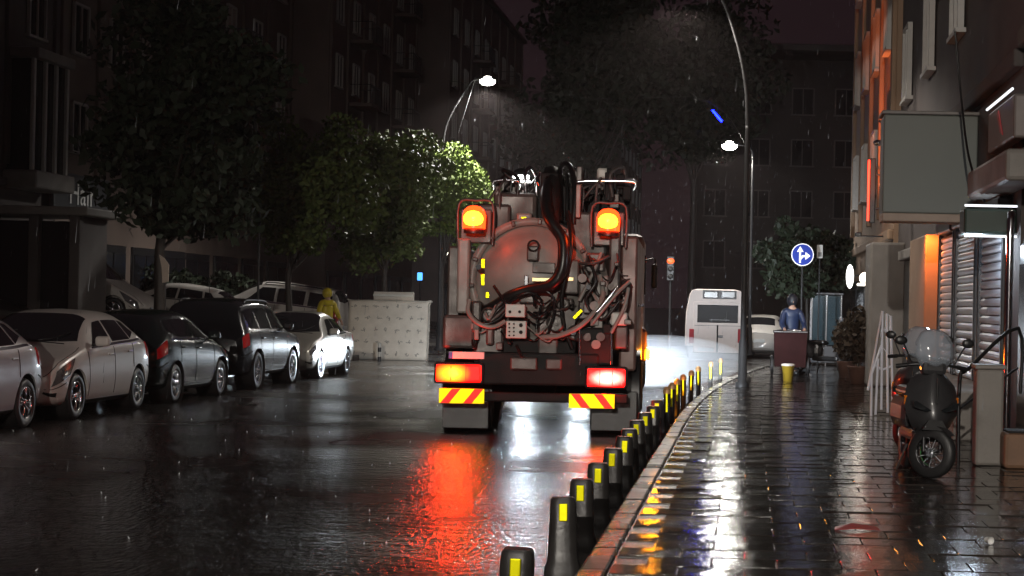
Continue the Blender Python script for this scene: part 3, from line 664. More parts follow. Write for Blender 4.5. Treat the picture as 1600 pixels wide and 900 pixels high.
# control panels with their knobs
for (x0, y0, x1, y1, dots) in ((790, 475, 820, 496, [(797, 487, .018), (812, 487, .018)]), (791, 501, 822, 529, [(796 + 7 * i, 506 + 6 * j, .011) for i in range(2) for j in range(4)] + [(814, 508, .024), (814, 519, .024)])):
    cp = TB('control_panel', x0, y0, x1, y1, -.02, .1, M_pale, .012)
    for px, py, r in dots:
        c = T(px, py, -.02); MB().cyl((c[0], -.05, c[2]), (c[0], -.02, c[2]), r, n=10).build('knob', M_chass, cp)
# roof gear: boom, hose reel, rails, white work lamp
c0 = T(872, 300, 1.6); MB().bbox((c0[0], 3.0, c0[2] + .05), (.24, 4.6, .3), .03).build('boom', M_chass, lorry)
hose('boom_elbow', [(872, 290, 2.2), (868, 272, 1.3), (866, 282, .8), (866, 310, .6), (864, 348, .55)], .12, M_chass)
hose('boom_hose', [(880, 285, 2.4), (886, 258, 1.5), (896, 262, .9), (901, 300, .6), (898, 350, .5)], .035)
for k in range(5): hose('boom_hose', [(846 + 11 * k, 296, 1.6), (848 + 11 * k, 262 + 5 * abs(k - 2), 1.1), (850 + 10 * k, 290, .75), (852 + 9 * k, 345, .6)], .022)
TB('boom_mast', 842, 290, 862, 352, .8, 1.1, M_chass, .03); TB('boom_mast', 880, 290, 904, 350, .8, 1.1, M_chass, .03); TB('mast_plate', 902, 288, 908, 340, .4, .6, M_grey, .01)
TB('roof_box', 938, 262, 954, 279, 1.2, 1.5, M_pale, .03)
for k, (px, py) in enumerate(((886, 240), (894, 248), (905, 262), (912, 272), (920, 283), (944, 286), (985, 296))):
    MB().ball(T(px, py, 1.3), .022, 8, 6).build('pipe_coupling', M_chrome, lorry)
rr = T(823, 282, 1.2); MB().lathe([(.0, -.03), (.10, -.02), (.145, .02), (.145, .08), (.1, .1)], c=(rr[0], .9, rr[2]), axis='y', n=20).build('work_lamp_housing', M_black, lorry)
MB().bbox((rr[0], .86, rr[2] + .025), (.22, .03, .045), .015).build('work_lamp', emat('lit white work lamp', (1, 1, .96), 9), lorry); MB().bbox((rr[0], .86, rr[2] - .035), (.24, .03, .035), .012).build('work_lamp', emat('lit white work lamp', (1, 1, .96), 9), lorry)
for px0, px1, py in ((775, 815, 283), (905, 992, 284)): hose('roof_rail', [(px0, py + 14, .7), (px0 + 2, py, .7), (px1 - 2, py, .7), (px1, py + 14, .7)], .018, M_chrome)
wl = T(988, 283, .8); MB().ball(wl, .07, 12, 8, 1.4, 1, .5).build('marker_lamp', mat('clear marker lens', (.8, .8, .82), .1, .5, var=.05), lorry)
TB('hopper', 775, 300, 842, 350, .7, 1.3, M_dirty, .06)
ms = T(821, 350, .5); MB().bbox((ms[0], .6, ms[2]), (.2, .14, .3), .03).build('top_latch', M_grey, lorry)
random.seed(21)
for k in range(30):
    px = random.uniform(775, 992); py = random.uniform(268, 318); w_ = random.uniform(5, 16); h_ = random.uniform(8, 34); d0 = random.uniform(.7, 1.6)
    if abs(px - 742) < 30: continue
    TB('roof_fitting', px - w_ / 2, py - h_ / 2, px + w_ / 2, py + h_ / 2 + 14, d0, d0 + random.uniform(.1, .3), random.choice((M_chass, M_chass, M_dirty, M_dirty, M_grey)), .015)
for k in range(16):
    px = random.uniform(780, 985); py = random.uniform(262, 300); d0 = random.uniform(.55, 1.2)
    hose('roof_pipe', [(px, py + 45, d0), (px + random.uniform(-4, 4), py + 10, d0), (px + random.uniform(-22, 22), py, d0 + .1), (px + random.uniform(-40, 40), py + 38, d0 + .15)], random.choice((.012, .018, .026)), random.choice((M_hose, M_dirty, M_dirty, M_chrome)))
for k in range(22):
    px = random.uniform(735, 985); py = random.uniform(385, 545)
    if (px - 826) ** 2 + (py - 438) ** 2 < 84 ** 2: continue
    w_ = random.uniform(5, 14); h_ = random.uniform(6, 20); TB('machinery_fitting', px - w_ / 2, py - h_ / 2, px + w_ / 2, py + h_ / 2, random.uniform(.02, .12), .3, random.choice((M_chass, M_dirty, M_dirty, M_grey)), .012)
TB('roof_deck', 778, 300, 990, 342, 1.3, 1.7, M_chass, .03)
# cab
cab = MB().bbox((0, 7.0, 1.85), (2.42, 1.8, 2.0), .12).build('cab', M_redbrown, lorry)
MB().bbox((0, 7.93, 2.15), (2.1, .04, .8), .05).build('windscreen', M_glass, cab)
for s in (-1, 1):
    MB().bbox((s * 1.215, 7.2, 2.2), (.03, .9, .65), .03).build('side_window', M_glass, cab)
    mo = MB().bbox((s * 1.36, 7.8, 2.2), (.1, .16, .42), .04).build('mirror', M_black, cab); MB().tube([(s * 1.18, 7.7, 2.45), (s * 1.36, 7.8, 2.5), (s * 1.36, 7.8, 2.38)], .015, 6, 3).build('mirror_arm', M_black, mo)
    hl = MB().bbox((s * .92, 7.93, .95), (.34, .08, .2), .03).build('headlight', emat('lit lorry headlamp', (.9, .95, 1), 12), cab)
    l = light('SPOT', 'headlight_beam', lorry, (s * .92, 8.1, .95), 10000, (.82, .91, 1.0), size=.1, spot=R(46), blend=.9); aim(l, (s * .92 + 1.9, 34, -1.2))
    MB().bbox((s * 1.0, 7.2, .6), (.5, 1.3, .5), .05).build('step', M_chass, cab)
c = T(1017, 553, 5.4); sd = MB().bbox((1.18, 4.9, c[2] + .15), (.24, .34, .55), .08).build('side_tank', M_redbrown, lorry)
MB().bbox((1.325, 4.82, c[2]), (.06, .16, .16), .03).build('side_indicator', emat('lit amber side indicator', (1, .30, .004), 80), sd)
light('POINT', 'side_indicator_light', lorry, (1.42, 4.78, c[2]), 45, (1, .30, .01), size=.05)

# ------------------------------------------------------------------ bollards along the kerb
def bollard_meshes():
    mb = MB(); prof = [(.118, 0), (.118, .05), (.10, .085), (.092, .16), (.083, .42), (.079, .475), (.066, .492)]
    vs = []; n = 16
    for r, h in prof:
        for i in range(n):
            t = 2 * math.pi * i / n; c, s_ = math.cos(t), math.sin(t); k = 1 / max(abs(c), abs(s_)); k = 1 + (k - 1) * .62
            vs.append((r * k * c, r * k * s_ * .85, h))
    mb.add(vs, [(j * n + i, j * n + (i + 1) % n, (j + 1) * n + (i + 1) % n, (j + 1) * n + i) for j in range(len(prof) - 1) for i in range(n)], True)
    mb.add(vs, [tuple(range(n))[::-1], tuple(range((len(prof) - 1) * n, len(prof) * n))])
    a = mb.mesh('bollard', M_bolB)
    b = MB().bbox((0, -.078, .40), (.055, .012, .11), .006, (.04, 0, 0)).mesh('reflector', M_reflY)
    c = MB().lathe([(.075, 0), (.075, .03), (.045, .04), (.045, .50), (.05, .52), (.05, .56), (.03, .585), (0, .59)], n=16).mesh('post', M_bolB)
    d = MB().bbox((0, -.047, .38), (.03, .01, .26), .004).mesh('reflector', M_reflY)  # long strip: reflector drawn taller to stand in for the amber wet highlight
    cp = MB().lathe([(.053, .50), (.053, .555), (.03, .592), (0, .6)], n=14).mesh('cap', mat('pale orange cap', (.7, .38, .16), .3, .2, var=.1))
    return a, b, c, d, cp
BA, BB, BC, BD, BCP = bollard_meshes()
ys = [9.15, 11.6, 12.85, 14.2, 15.7, 17.1, 18.2, 19.6, 21.0, 22.4, 23.8]
for i, Y in enumerate(ys):
    o = obj('bollard', BA, None, (kx(Y) - .15, Y, 0), (random.uniform(-.05, .05), random.uniform(-.05, .05), random.uniform(-.16, .16)))
    tag(o, f'{ORD[i]} squat black bollard with yellow reflector counted along the kerb from the camera' if i else 'squat black bollard with yellow reflector nearest to the camera, cut by the bottom edge', 'bollard', 'bollards along the kerb')
    obj('reflector', BB, o)
for i, Y in enumerate([25.4, 26.8, 28.4, 30.2, 32.2, 34.4, 37.6, 40.2]):
    o = obj('thin_bollard', BC, None, (kx(Y) - .10, Y, 0), (random.uniform(-.03, .03), random.uniform(-.03, .03), 0))
    tag(o, f'slim post with long yellow reflector strip with painted glint, {"first" if i == 0 else ORD[i]} beyond the squat bollards', 'bollard', 'slim posts beyond the squat bollards')
    obj('reflector', BD, o); obj('cap', BCP, o)

# ------------------------------------------------------------------ street lamps
def street_lamp(label, base, z0, top, power, col, arm_pts, head_dir, em=40, brace=True, spot=155, point=None):
    root = thing('street_lamp', label, 'street lamp', (base[0], base[1], z0), group='street lamps')
    MB().lathe([(.14, 0), (.14, .08), (.09, .12), (.085, .9), (.06, .95), (.056, 2.0), (.046, arm_pts[0][2] - .06), (.045, arm_pts[0][2]), (.0, arm_pts[0][2] + .01)], n=14).build('pole', M_pole, root)
    MB().tube(arm_pts, [.045, .026], 8, 6).build('arm', M_pole, root)
    e = Vector(arm_pts[-1]); d = Vector(head_dir).normalized()
    if brace: MB().tube([Vector(arm_pts[0]) * .55 + e * .45 + Vector((0, 0, -.5)), e - d * .1], .015, 6, 1).build('brace', M_pole, root)
    ang = math.atan2(d.y, d.x)
    hd = MB(); hd.M = Matrix.Translation(e + d * .28) @ Matrix.Rotation(ang, 4, 'Z')
    hd.bbox((0, 0, .03), (.62, .26, .1), .04); hd.build('lamp_head', M_pole, root)
    ln = MB(); ln.M = hd.M; ln.ball((.03, 0, -.04), .1, 16, 8, 2.6, 1.8, 1.5); ln.build('lamp_lens', emat('lit street lamp lens', (1.0, .98, .90), em), root)
    lo = light('SPOT', 'lamp_light', root, e + d * .3 + Vector((0, 0, -.30)), power, col, (0, 0, 0), .12, R(spot), 1.0 if point else .35)
    if point: aim(lo, Vector(point) - root.location)
    return root
LCOL = (1.0, .92, .82)
# beyond the lorry, over the forecourt trees
ax, az = W(757, 124, 60); bx, bz = W(688, 215, 60)
street_lamp('street lamp shining above the roadside trees on the far side', (bx, 60.5), .1, az, 4200, (1, .96, .9), [(0, 0, bz - .4), (.15, 0, bz + .5), (ax - bx - .55, 0, az - .2), (ax - bx - .28, 0, az - .05)], (1, 0, 0), em=60)
# right hand row: an unseen fill lamp added behind the camera, one overhead, one at the bend, one further on
ax, az = W(1078, -12, 37); bx, _ = W(1166, 300, 37)
street_lamp('tall curved lamp post rising out of the top of the picture', (bx, 37), PZ, az, 1500, LCOL, [(0, 0, 5.2), (-.05, 0, 6.0), (-.25, 0, 6.9), (-.62, 0, 7.8), (ax - bx + .1, 0, az - .06)], (-1, 0, 0), brace=False)
ax, az = W(1138, 229, 62); bx, _ = W(1171, 300, 62)
street_lamp('smaller street lamp shining beside the curved lamp post', (bx + .1, 62), PZ, az, 1000, (1, .95, .85), [(0, 0, az - .7), (-.02, 0, az - .3), (-.2, 0, az - .1), (ax - bx + .25, 0, az - .05)], (-1, 0, 0), brace=False, em=300, spot=177)
street_lamp('added unseen street lamp throwing frontal fill from behind the camera', (-.75, -22), PZ, 8, 27000, LCOL, [(0, 0, 6.0), (-.1, 0, 7.2), (-.7, 0, 8.1), (-1.4, 0, 8.3)], (-1, 0, 0), brace=False, spot=33, point=(-1.2, 36, 1.2))  # added unseen lamp; narrow beam shaped as frontal fill along the street
street_lamp('street lamp standing on the pavement above the nearest bollards', (2.7, 6.0), PZ, 8, 650, LCOL, [(0, 0, 6.0), (-.1, 0, 7.2), (-.9, 0, 8.1), (-2.6, 0, 8.3)], (-1, 0, 0), brace=False, spot=165)

# ------------------------------------------------------------------ buildings
M_stuccoR = mat('dull rose stucco', (.20, .15, .13), .8, var=.2, vscale=.8, bump=.25, bscale=12)
M_stuccoG = mat('grey green stucco', (.11, .11, .092), .75, var=.18, vscale=.9, bump=.25, bscale=12)
M_stuccoB = mat('brown render', (.16, .12, .10), .8, var=.22, vscale=.7, bump=.25, bscale=12)
M_stuccoD = mat('dark weathered render', (.09, .075, .07), .8, var=.25, vscale=.8, bump=.25, bscale=12)
M_stuccoO = mat('ochre wall', (.34, .22, .14), .7, var=.18, vscale=1.3, bump=.2, bscale=14)
M_conc = mat('wet concrete', (.22, .20, .18), .55, var=.25, vscale=2, bump=.3, bscale=25, rvar=.15)
M_wframe = mat('pale window frame', (.45, .43, .40), .4, var=.1)
M_pane = mat('dark window pane', (.012, .012, .014), .22, var=.1, spec=.35)
M_curt = mat('curtained window pane', (.42, .33, .28), .5, var=.15, vscale=8)
M_steel = mat('dark steel', (.04, .04, .043), .35, .6, var=.2)
WIN = {}
def win_mesh(wd, ht, dirx):
    k = (wd, ht, dirx)
    if k not in WIN:
        f = MB(); t = .07
        for c, s_ in (((0, 0, ht / 2), (.1, wd, t)), ((0, 0, -ht / 2), (.16, wd + .16, t)), ((0, -wd / 2, 0), (.1, t, ht)), ((0, wd / 2, 0), (.1, t, ht)), ((0, 0, 0), (.08, t * .8, ht))): f.box((c[0] + dirx * .02, c[1], c[2]), s_)
        WIN[k] = (f.mesh('window', M_wframe), [MB().box((0, 0, 0), (.05, wd - .1, ht - .1)).mesh('pane', m) for m in (M_pane, M_curt)])
    return WIN[k]
def building(name, label, fx, y0, y1, h, dirx, floors, bays, m, depth=9, z0=0, first=3.4, fh=3.0, curt=.15, balc=(), wd=1.2, ht=1.5, pil=True, cornice=True, wins=True):
    root = thing(name, label, 'building', (fx, y0, z0)); Ln = y1 - y0
    MB().box((-dirx * depth / 2, Ln / 2, h / 2), (depth, Ln - .02, h)).build('wall', m, root)
    if cornice: MB().bbox((dirx * .12, Ln / 2, h + .06), (.5, Ln + .1, .26), .05).build('cornice', m, root)
    MB().bbox((dirx * .06, Ln / 2, first - .35), (.14, Ln - .05, .22), .03).build('string_course', m, root)
    if pil:
        for i in range(bays + 1): MB().bbox((dirx * .05, .25 + (Ln - .5) * i / bays, (h + first) / 2), (.12, .32, h - first - .3), .03).build('pilaster', m, root)
    if wins:
        fm, pm = win_mesh(wd, ht, dirx)
        for fl in range(floors):
            for b in range(bays):
                yy = Ln * (b + .5) / bays; zz = first + .9 + ht / 2 + fl * fh
                if zz + ht / 2 > h - .2: continue
                wo = obj('window', fm, root, (dirx * .06, yy, zz)); obj('pane', pm[1 if random.random() < curt else 0], wo, (-dirx * .015, 0, 0))
                if b in balc:
                    bs = MB().box((dirx * .55, 0, -ht / 2 - .5), (1.1, wd + 1.2, .16)); bo = bs.build('balcony', m, root, (0, yy, zz))
                    rl = MB(); z1 = -ht / 2 + .45
                    rl.box((dirx * 1.05, 0, z1), (.05, wd + 1.2, .05))
                    for q in range(12): rl.box((dirx * 1.05, -(wd + 1.1) / 2 + (wd + 1.1) * q / 11, z1 - .44), (.025, .025, .88))
                    for s_ in (-1, 1): rl.box((dirx * .55, s_ * (wd + 1.2) / 2, z1), (1.05, .04, .04))
                    rl.build('railing', M_steel, bo)
    for b in range(bays):
        yy = Ln * (b + .5) / bays; wS = Ln / bays - .7
        sp = MB().bbox((dirx * .03, yy, 1.25), (.12, wS, 2.3), .03).build('shopfront', M_steel, root)
        for k in (-1, 1): MB().box((dirx * .10, yy + k * wS * .24, 1.2), (.03, wS * .44, 1.9)).build('pane', M_pane, sp)
    return root
FX = -20.6
def BL(px, Z=None): return FX * F / (px - VX)            # Y where the left frontage crosses a photo column
building('corner_building', 'dark building with pale bay window frame at the left edge', FX, 44, 55.0, 15, 1, 3, 3, M_stuccoD, z0=.9, first=4.2)
building('shop_building', 'building with the dark shop sign behind the big black tree', FX, 55.05, 68, 14, 1, 3, 4, M_stuccoB, z0=.9, first=4.2, balc=(2,), curt=.1)
building('apartment_building', 'building with pale curtained window above the forecourt trees', FX - .3, 68.1, 84, 17, 1, 4, 4, M_stuccoB, z0=.9, first=4.0, balc=(1,), curt=.35)
building('tall_apartment_building', 'tall pilastered brown building left of the far street lamp', FX + 1.4, 84.1, 106, 24, 1, 6, 6, M_stuccoR, z0=.6, first=4.0, balc=(1, 4), curt=.2)
building('distant_apartment_building', 'distant tall block standing behind the far street lamp', FX + 3.2, 106.1, 140, 21, 1, 5, 8, M_stuccoR, z0=.3, first=4.0, balc=(2, 5), curt=.2)
building('street_end_building', 'dim block closing the street behind the dark trees', FX + 10, 150, 180, 16, 1, 4, 6, M_stuccoB, first=4.0, curt=0)
# bay window and sign on the left
bw = thing('bay_window', 'pale framed bay window above the pavement at the left edge', 'bay window', (FX, 52.6, 5.1))
MB().bbox((.45, 0, -.25), (1.0, 2.9, .5), .06).build('sill', M_conc, bw); MB().box((.35, 0, 1.55), (.66, 2.4, 3.1)).build('glazing', M_pane, bw); MB().bbox((.45, 0, 3.25), (.95, 2.8, .3), .05).build('lintel', M_conc, bw)
for yy in (-1.25, -.4, .4, 1.25): MB().bbox((.72, yy, 1.55), (.12, .14, 3.1), .03).build('frame_post', M_wframe, bw)
pxr = W(124, 400, 46)[0]; pzt = W(60, 335, 46)[1]; pb = fz(-17.5, 46)
po = thing('shop_porch', 'dark glazed shop porch with square columns at the left edge', 'porch', (pxr, 46, pb - .3)); ph = pzt - pb + .3
for x in (-.14, -1.15, -2.2, -3.3): MB().bbox((x, .15, ph / 2), (.26, .3, ph), .03).build('column', M_stuccoD, po)
for x in (-.65, -1.68, -2.75): MB().box((x, .2, ph / 2), (.8, .04, ph - .3)).build('glazing', M_pane, po)
MB().bbox((-1.75, 1.2, ph + .1), (3.9, 2.6, .22), .04).build('roof_slab', M_conc, po); MB().box((-.16, 1.3, ph / 2), (.12, 1.9, ph)).build('side_wall', M_stuccoD, po)
sy0, sy1 = BL(64), BL(152); x_, sz = W(100, 306, (sy0 + sy1) / 2)
sg = thing('shop_sign', 'dark shop sign board with pale lettering behind the big tree', 'shop sign', (FX + .2, sy0, sz))
MB().bbox((.05, (sy1 - sy0) / 2, 0), (.14, sy1 - sy0, 1.25), .03).build('board', mat('dark grey sign board', (.05, .055, .06), .4, var=.12), sg)
def text(body, size, parent, loc, rot, m, name='lettering', ext=.012, align='LEFT', sx=1.0):
    c = bpy.data.curves.new(name, 'FONT'); c.body = body; c.size = size; c.extrude = ext; c.align_x = align; c.align_y = 'CENTER'; c.materials.append(m)
    o = obj(name + '_curve', c); bpy.context.view_layer.update(); me = bpy.data.meshes.new_from_object(o.evaluated_get(bpy.context.evaluated_depsgraph_get())); bpy.data.objects.remove(o, do_unlink=True)
    o = obj(name, me, parent, loc, rot); o.scale = (sx, 1, 1); return o
M_letter = mat('pale sign lettering', (.62, .62, .60), .5, var=.05)
text('Hair', 1.0, sg, (.14, BL(86) - sy0, .02), (R(90), 0, R(90)), M_letter, sx=1.25)

# far right: blocks seen past the bend
building('bend_building', 'dim block behind the small street lamp where the road bends', 9.6, 92, 118, 15.5, -1, 4, 6, M_stuccoR, depth=12, first=4.0, curt=0)
far_b = thing('far_building', 'long dim block facing the camera beyond the round blue sign', 'building', (4.5, 112, 0))
MB().box((0, 4, 8.4), (16, 8, 16.8)).build('wall', mat('darkened far render', (.035, .026, .023), .85, var=.25, vscale=.6), far_b); MB().bbox((0, -.1, 16.9), (16.3, 8.4, .4), .08).build('parapet', M_stuccoD, far_b)  # wall colour darkened to stand for the block lying unlit
fm = MB()
for c, s_ in (((0, 0, .8), (1.3, .1, .08)), ((0, 0, -.8), (1.5, .16, .08)), ((-.65, 0, 0), (.08, .1, 1.6)), ((.65, 0, 0), (.08, .1, 1.6)), ((0, 0, 0), (.06, .08, 1.6))): fm.box(c, s_)
fm = fm.mesh('window', M_stuccoD); pm = [MB().box((0, .02, 0), (1.2, .05, 1.5)).mesh('pane', mat('dull far pane', (.012, .011, .012), .7, var=.2, spec=.08))]
for i in range(6):
    for j in range(4):
        wo = obj('window', fm, far_b, (-6.6 + 2.6 * i, -.04, 4.9 + 3.1 * j)); obj('pane', random.choice(pm[:1]), wo)

# right frontage: ochre neighbour with the neon, then the shop with shutters and balcony, then the near pale wall
RX = 3.25
neon_b = building('neon_building', 'building with the red neon tube, washed orange by an added uplight', RX - .1, 40.5, 56, 16, -1, 4, 4, M_stuccoO, depth=8, z0=PZ, first=3.6, pil=True, balc=())
shop_b = building('shutter_building', 'shop building with roller shutters and a projecting green grey sign box', RX, 22.2, 40.4, 14, -1, 3, 4, M_stuccoD, depth=8, z0=PZ, first=5.0, pil=False, wins=True, curt=0)
for ch in [c for c in shop_b.children if c.name.startswith('shopfront')]:
    for g_ in list(ch.children): bpy.data.objects.remove(g_, do_unlink=True)
    bpy.data.objects.remove(ch, do_unlink=True)
near_b = building('near_building', 'pale grey green wall at the right edge of the picture', RX + .02, 9, 22.1, 14, -1, 3, 3, M_stuccoG, depth=8, z0=PZ, first=5.2, pil=False, curt=0)
# balcony
YB = 26.5; x0, zb = W(1377, 345, YB); _, zt = W(1377, 178, YB)
bal = thing('projecting_sign', 'blank pale green grey sign box jutting out over the pavement', 'sign', ((x0 + RX) / 2, YB, zb))
M_balc = mat('pale green grey panel', (.12, .13, .11), .55, var=.08, vscale=1.2, bump=.1, bscale=8)
bwid = RX - x0 - .02; bh = zt - zb
MB().bbox((0, .06, bh / 2 + .06), (bwid, .12, bh - .12), .02).build('front_panel', M_balc, bal); MB().bbox((-bwid / 2 + .06, .42, bh / 2 + .06), (.115, .58, bh - .13), .02).build('side_panel', M_balc, bal)
MB().bbox((0, .36, .06), (bwid - .01, .7, .12), .02).build('floor_slab', mat('balcony soffit plaster', (.34, .26, .2), .7, var=.12), bal)
MB().bbox((0, .36, bh + .03), (bwid + .06, .78, .05), .015).build('coping', M_conc, bal); MB().bbox((0, .68, bh / 2 + .06), (bwid - .1, .06, bh - .14), .02).build('back_panel', M_balc, bal)
# shutters, each slat its own piece
def shutter(label, y0, y1, z0, z1, x, col):
    root = thing('roller_shutter', label, 'roller shutter', (x, (y0 + y1) / 2, z0), group='roller shutters of the shop')
    n = int((z1 - z0) / .115); wd = y1 - y0 - .1
    sm = MB(); pr = [(0, 0), (-.026, .014), (-.036, .045), (-.032, .078), (-.008, .104), (.01, .108), (.01, 0)]
    sm.prism([(a, b) for a, b in pr], 'xz', -wd / 2, wd / 2); me = sm.mesh('slat', col)
    for i in range(n): obj('slat', me, root, (0, 0, i * .115))
    for s_ in (-1, 1): MB().bbox((-.03, s_ * (y1 - y0) / 2, (z1 - z0) / 2), (.09, .1, z1 - z0), .015).build('guide_rail', M_steel, root)
    MB().bbox((-.03, 0, z1 - z0 + .1), (.2, y1 - y0, .2), .03).build('shutter_box', M_steel, root); return root
M_shut = mat('galvanised shutter', (.56, .60, .66), .32, .35, var=.05, vscale=1)
SX = RX - .05
shutter('roller shutter closest to the pale wall, gleaming cold white', 22.95, 25.35, .75, 2.95, SX, M_shut)
shutter('roller shutter between the gleaming one and the orange strip', 25.75, 28.2, .75, 2.95, SX, M_shut)
shutter('narrow orange lit roller shutter behind the sign box', 28.5, 30.6, .75, 2.95, SX, M_shut)
stp = MB().bbox((RX - .35, 27.0, PZ + .31), (.7, 8.4, .62), .03).build('shop_plinth', M_conc); tag(stp, 'raised concrete plinth beneath the roller shutters', 'plinth')
ow = MB().bbox((RX - .16, 32.4, PZ + 1.44), (.3, 2.9, 2.86), .03).build('orange_wall', M_stuccoO); tag(ow, 'ochre pier glowing orange between narrow shutter and dark doorway', 'wall')
dk = thing('doorway', 'dark doorway recess past the orange pier', 'doorway', (RX - .03, 36.0, PZ)); MB().bbox((0, 0, 1.3), (.08, 3.6, 2.6), .02).build('door', M_steel, dk); MB().bbox((-.07, 0, 2.7), (.2, 3.9, .2), .03).build('lintel', M_conc, dk); MB().ball((-.08, 1.4, 1.1), .04, 8, 6).build('handle', M_chrome, dk)
pp = MB().bbox((RX - .35, 39.3, PZ + 1.5), (.75, 1.6, 3.0), .05).build('stone_pier', M_conc); tag(pp, 'grey stone pier beside the dark doorway', 'pier')
# orange lamp beneath the balcony
ol = thing('soffit_lamp', 'orange wall lamp above the narrow shutter', 'lamp', (RX - .42, 30.6, zb + .34)); MB().tube([(.42, 0, .1), (.2, 0, .14), (0, 0, .02)], .02, 6, 4).build('bracket', M_steel, ol); MB().lathe([(.09, 0), (.1, -.03), (.08, -.08), (0, -.1)], n=16).build('lamp_bowl', emat('lit orange bowl', (1, .28, .05), 5), ol); sl = light('SPOT', 'lamp_light', ol, (0, 0, -.16), 210, (1, .24, .045), size=.08, spot=R(100), blend=.6); aim(sl, (.5, .5, -1.8))
# neon tube
nx, nz0 = W(1356, 345, 44); _, nz1 = W(1356, 250, 44)
ne = thing('neon_tube', 'vertical red neon tube on the orange lit building', 'neon sign', (nx, 44, nz0)); MB().cyl((0, 0, 0), (0, 0, nz1 - nz0), .028, n=10).build('tube', emat('lit red neon', (1, .06, .03), 3.0), ne)
MB().bbox((.1, .05, (nz1 - nz0) / 2), (.14, .06, nz1 - nz0 + .1), .02).build('backing', M_steel, ne); MB().bbox((.24, .05, .3), (.3, .04, .04), .01).build('bracket', M_steel, ne); MB().bbox((.24, .05, 1.1), (.3, .04, .04), .01).build('bracket', M_steel, ne)
nl = light('SPOT', 'added_uplight', ne, (-.35, -2.2, -.35), 1400, (1, .20, .05), size=.06, spot=R(75), blend=.7); aim(nl, (.35, 3.0, 7.0)); MB().bbox((-.35, -2.2, -.42), (.14, .2, .1), .02).build('added_uplighter', M_steel, ne); MB().tube([(-.35, -2.2, -.45), (.3, -2.2, -.45)], .02, 6, 1).build('bracket', M_steel, ne)  # uplight added to wash the facade orange, standing in for the tube's light
# awning cassette with light tubes
xa, za = W(1507, 321, 22.5); xb, zc = W(1588, 370, 22.5)
aw = thing('awning_box', 'dark green awning cassette edged with white light tubes', 'awning', ((xa + xb) / 2, 22.5, zc)); wA = xb - xa; hA = za - zc
MB().bbox((0, .25, hA / 2), (wA, .5, hA - .06), .03).build('cassette', mat('dark green canvas', (.006, .024, .015), .5, var=.15, vscale=4), aw)
E_tube = emat('lit white tube', (.9, .96, 1.0), 1.5)
for z in (.0, hA): MB().cyl((-wA / 2, -.03, z), (wA / 2, -.03, z), .014, n=8).build('light_tube', E_tube, aw)
light('POINT', 'tube_light', aw, (-.16, .45, -.08), 52, (.72, .86, 1.0), size=.12)
# lit sign higher up
ya, yb = 23.9, 21.6; _, zs1 = W(1566, 190, ya); _, zs0 = W(1566, 240, ya)
ls = thing('wall_sign', 'small wall sign with a red mark and white light tube', 'sign', (RX - .02, 22.75, zs0)); MB().bbox((-.1, 0, .25), (.16, 2.3, .52), .03).build('box', mat('brown grey sign face', (.16, .13, .12), .4, var=.1), ls)
MB().cyl((-.2, -1.15, .56), (-.2, 1.15, .56), .016, n=8).build('light_tube', E_tube, ls); MB().prism([(-.3, .1), (-.05, .16), (.25, .42), (.12, .44), (-.1, .26)], 'yz', -.195, -.182).build('red_mark', mat('red sign paint', (.55, .05, .05), .4, var=.1), ls)
lg = MB().bbox((RX - .2, 22.4, W(1560, 275, 22.4)[1]), (.44, 3.6, .36), .05).build('ledge', M_conc); tag(lg, 'concrete ledge between the wall sign and the green awning', 'ledge')
# low pier with handrail, brown planter, pipe, cable
px_, py_ = G(1545, 728, PZ)
lp = thing('gate_pier', 'low pale concrete pier at the shop steps', 'pier', (px_, py_, PZ)); MB().bbox((0, .15, .5), (.29, .3, 1.0), .03).build('pier', M_conc, lp); MB().bbox((0, .15, 1.02), (.33, .34, .05), .015).build('cap', M_conc, lp)
hr = thing('handrail', 'dark tubular handrail beside the low concrete pier', 'handrail', (px_ + .1, py_ + .4, PZ)); MB().tube([(-.35, .2, 0), (-.35, .2, .85), (-.25, .25, .98), (.35, .8, 1.42), (.4, .9, .7)], .022, 8, 4).build('rail', M_steel, hr); MB().tube([(-.35, .2, .55), (.36, .85, .98)], .014, 6, 1).build('lower_rail', M_steel, hr)
dp = MB().tube([(RX - .12, 22.25, .3), (RX - .12, 22.25, 2.6), (RX - .1, 22.3, 2.9)], .05, 10, 4).build('drainpipe', M_chrome); tag(dp, 'shiny metal drainpipe at the corner of the pale wall', 'drainpipe')
qx, qy = G(1590, 730, PZ); bxp = thing('planter', 'brown planter box at the right edge beside the low pier', 'planter', (qx + .1, qy, PZ)); MB().bbox((0, 0, .18), (.55, .5, .36), .04).build('box', mat('brown planter', (.22, .12, .07), .6, var=.2), bxp); MB().bbox((0, 0, .37), (.46, .42, .03), .01).build('soil', M_chass, bxp)
cx0, cz0 = W(1490, 165, 25); cx1, cz1 = W(1538, 315, 24)
cb = MB().tube([(cx0, 25, cz0 + 1), (cx0 + .1, 24.9, cz0), ((cx0 + cx1) / 2, 24.4, (cz0 + cz1) / 2 - .1), (cx1, 24, cz1)], .016, 6, 6).build('cable', M_hose); tag(cb, 'black cable hanging in front of the sign box', 'cable')

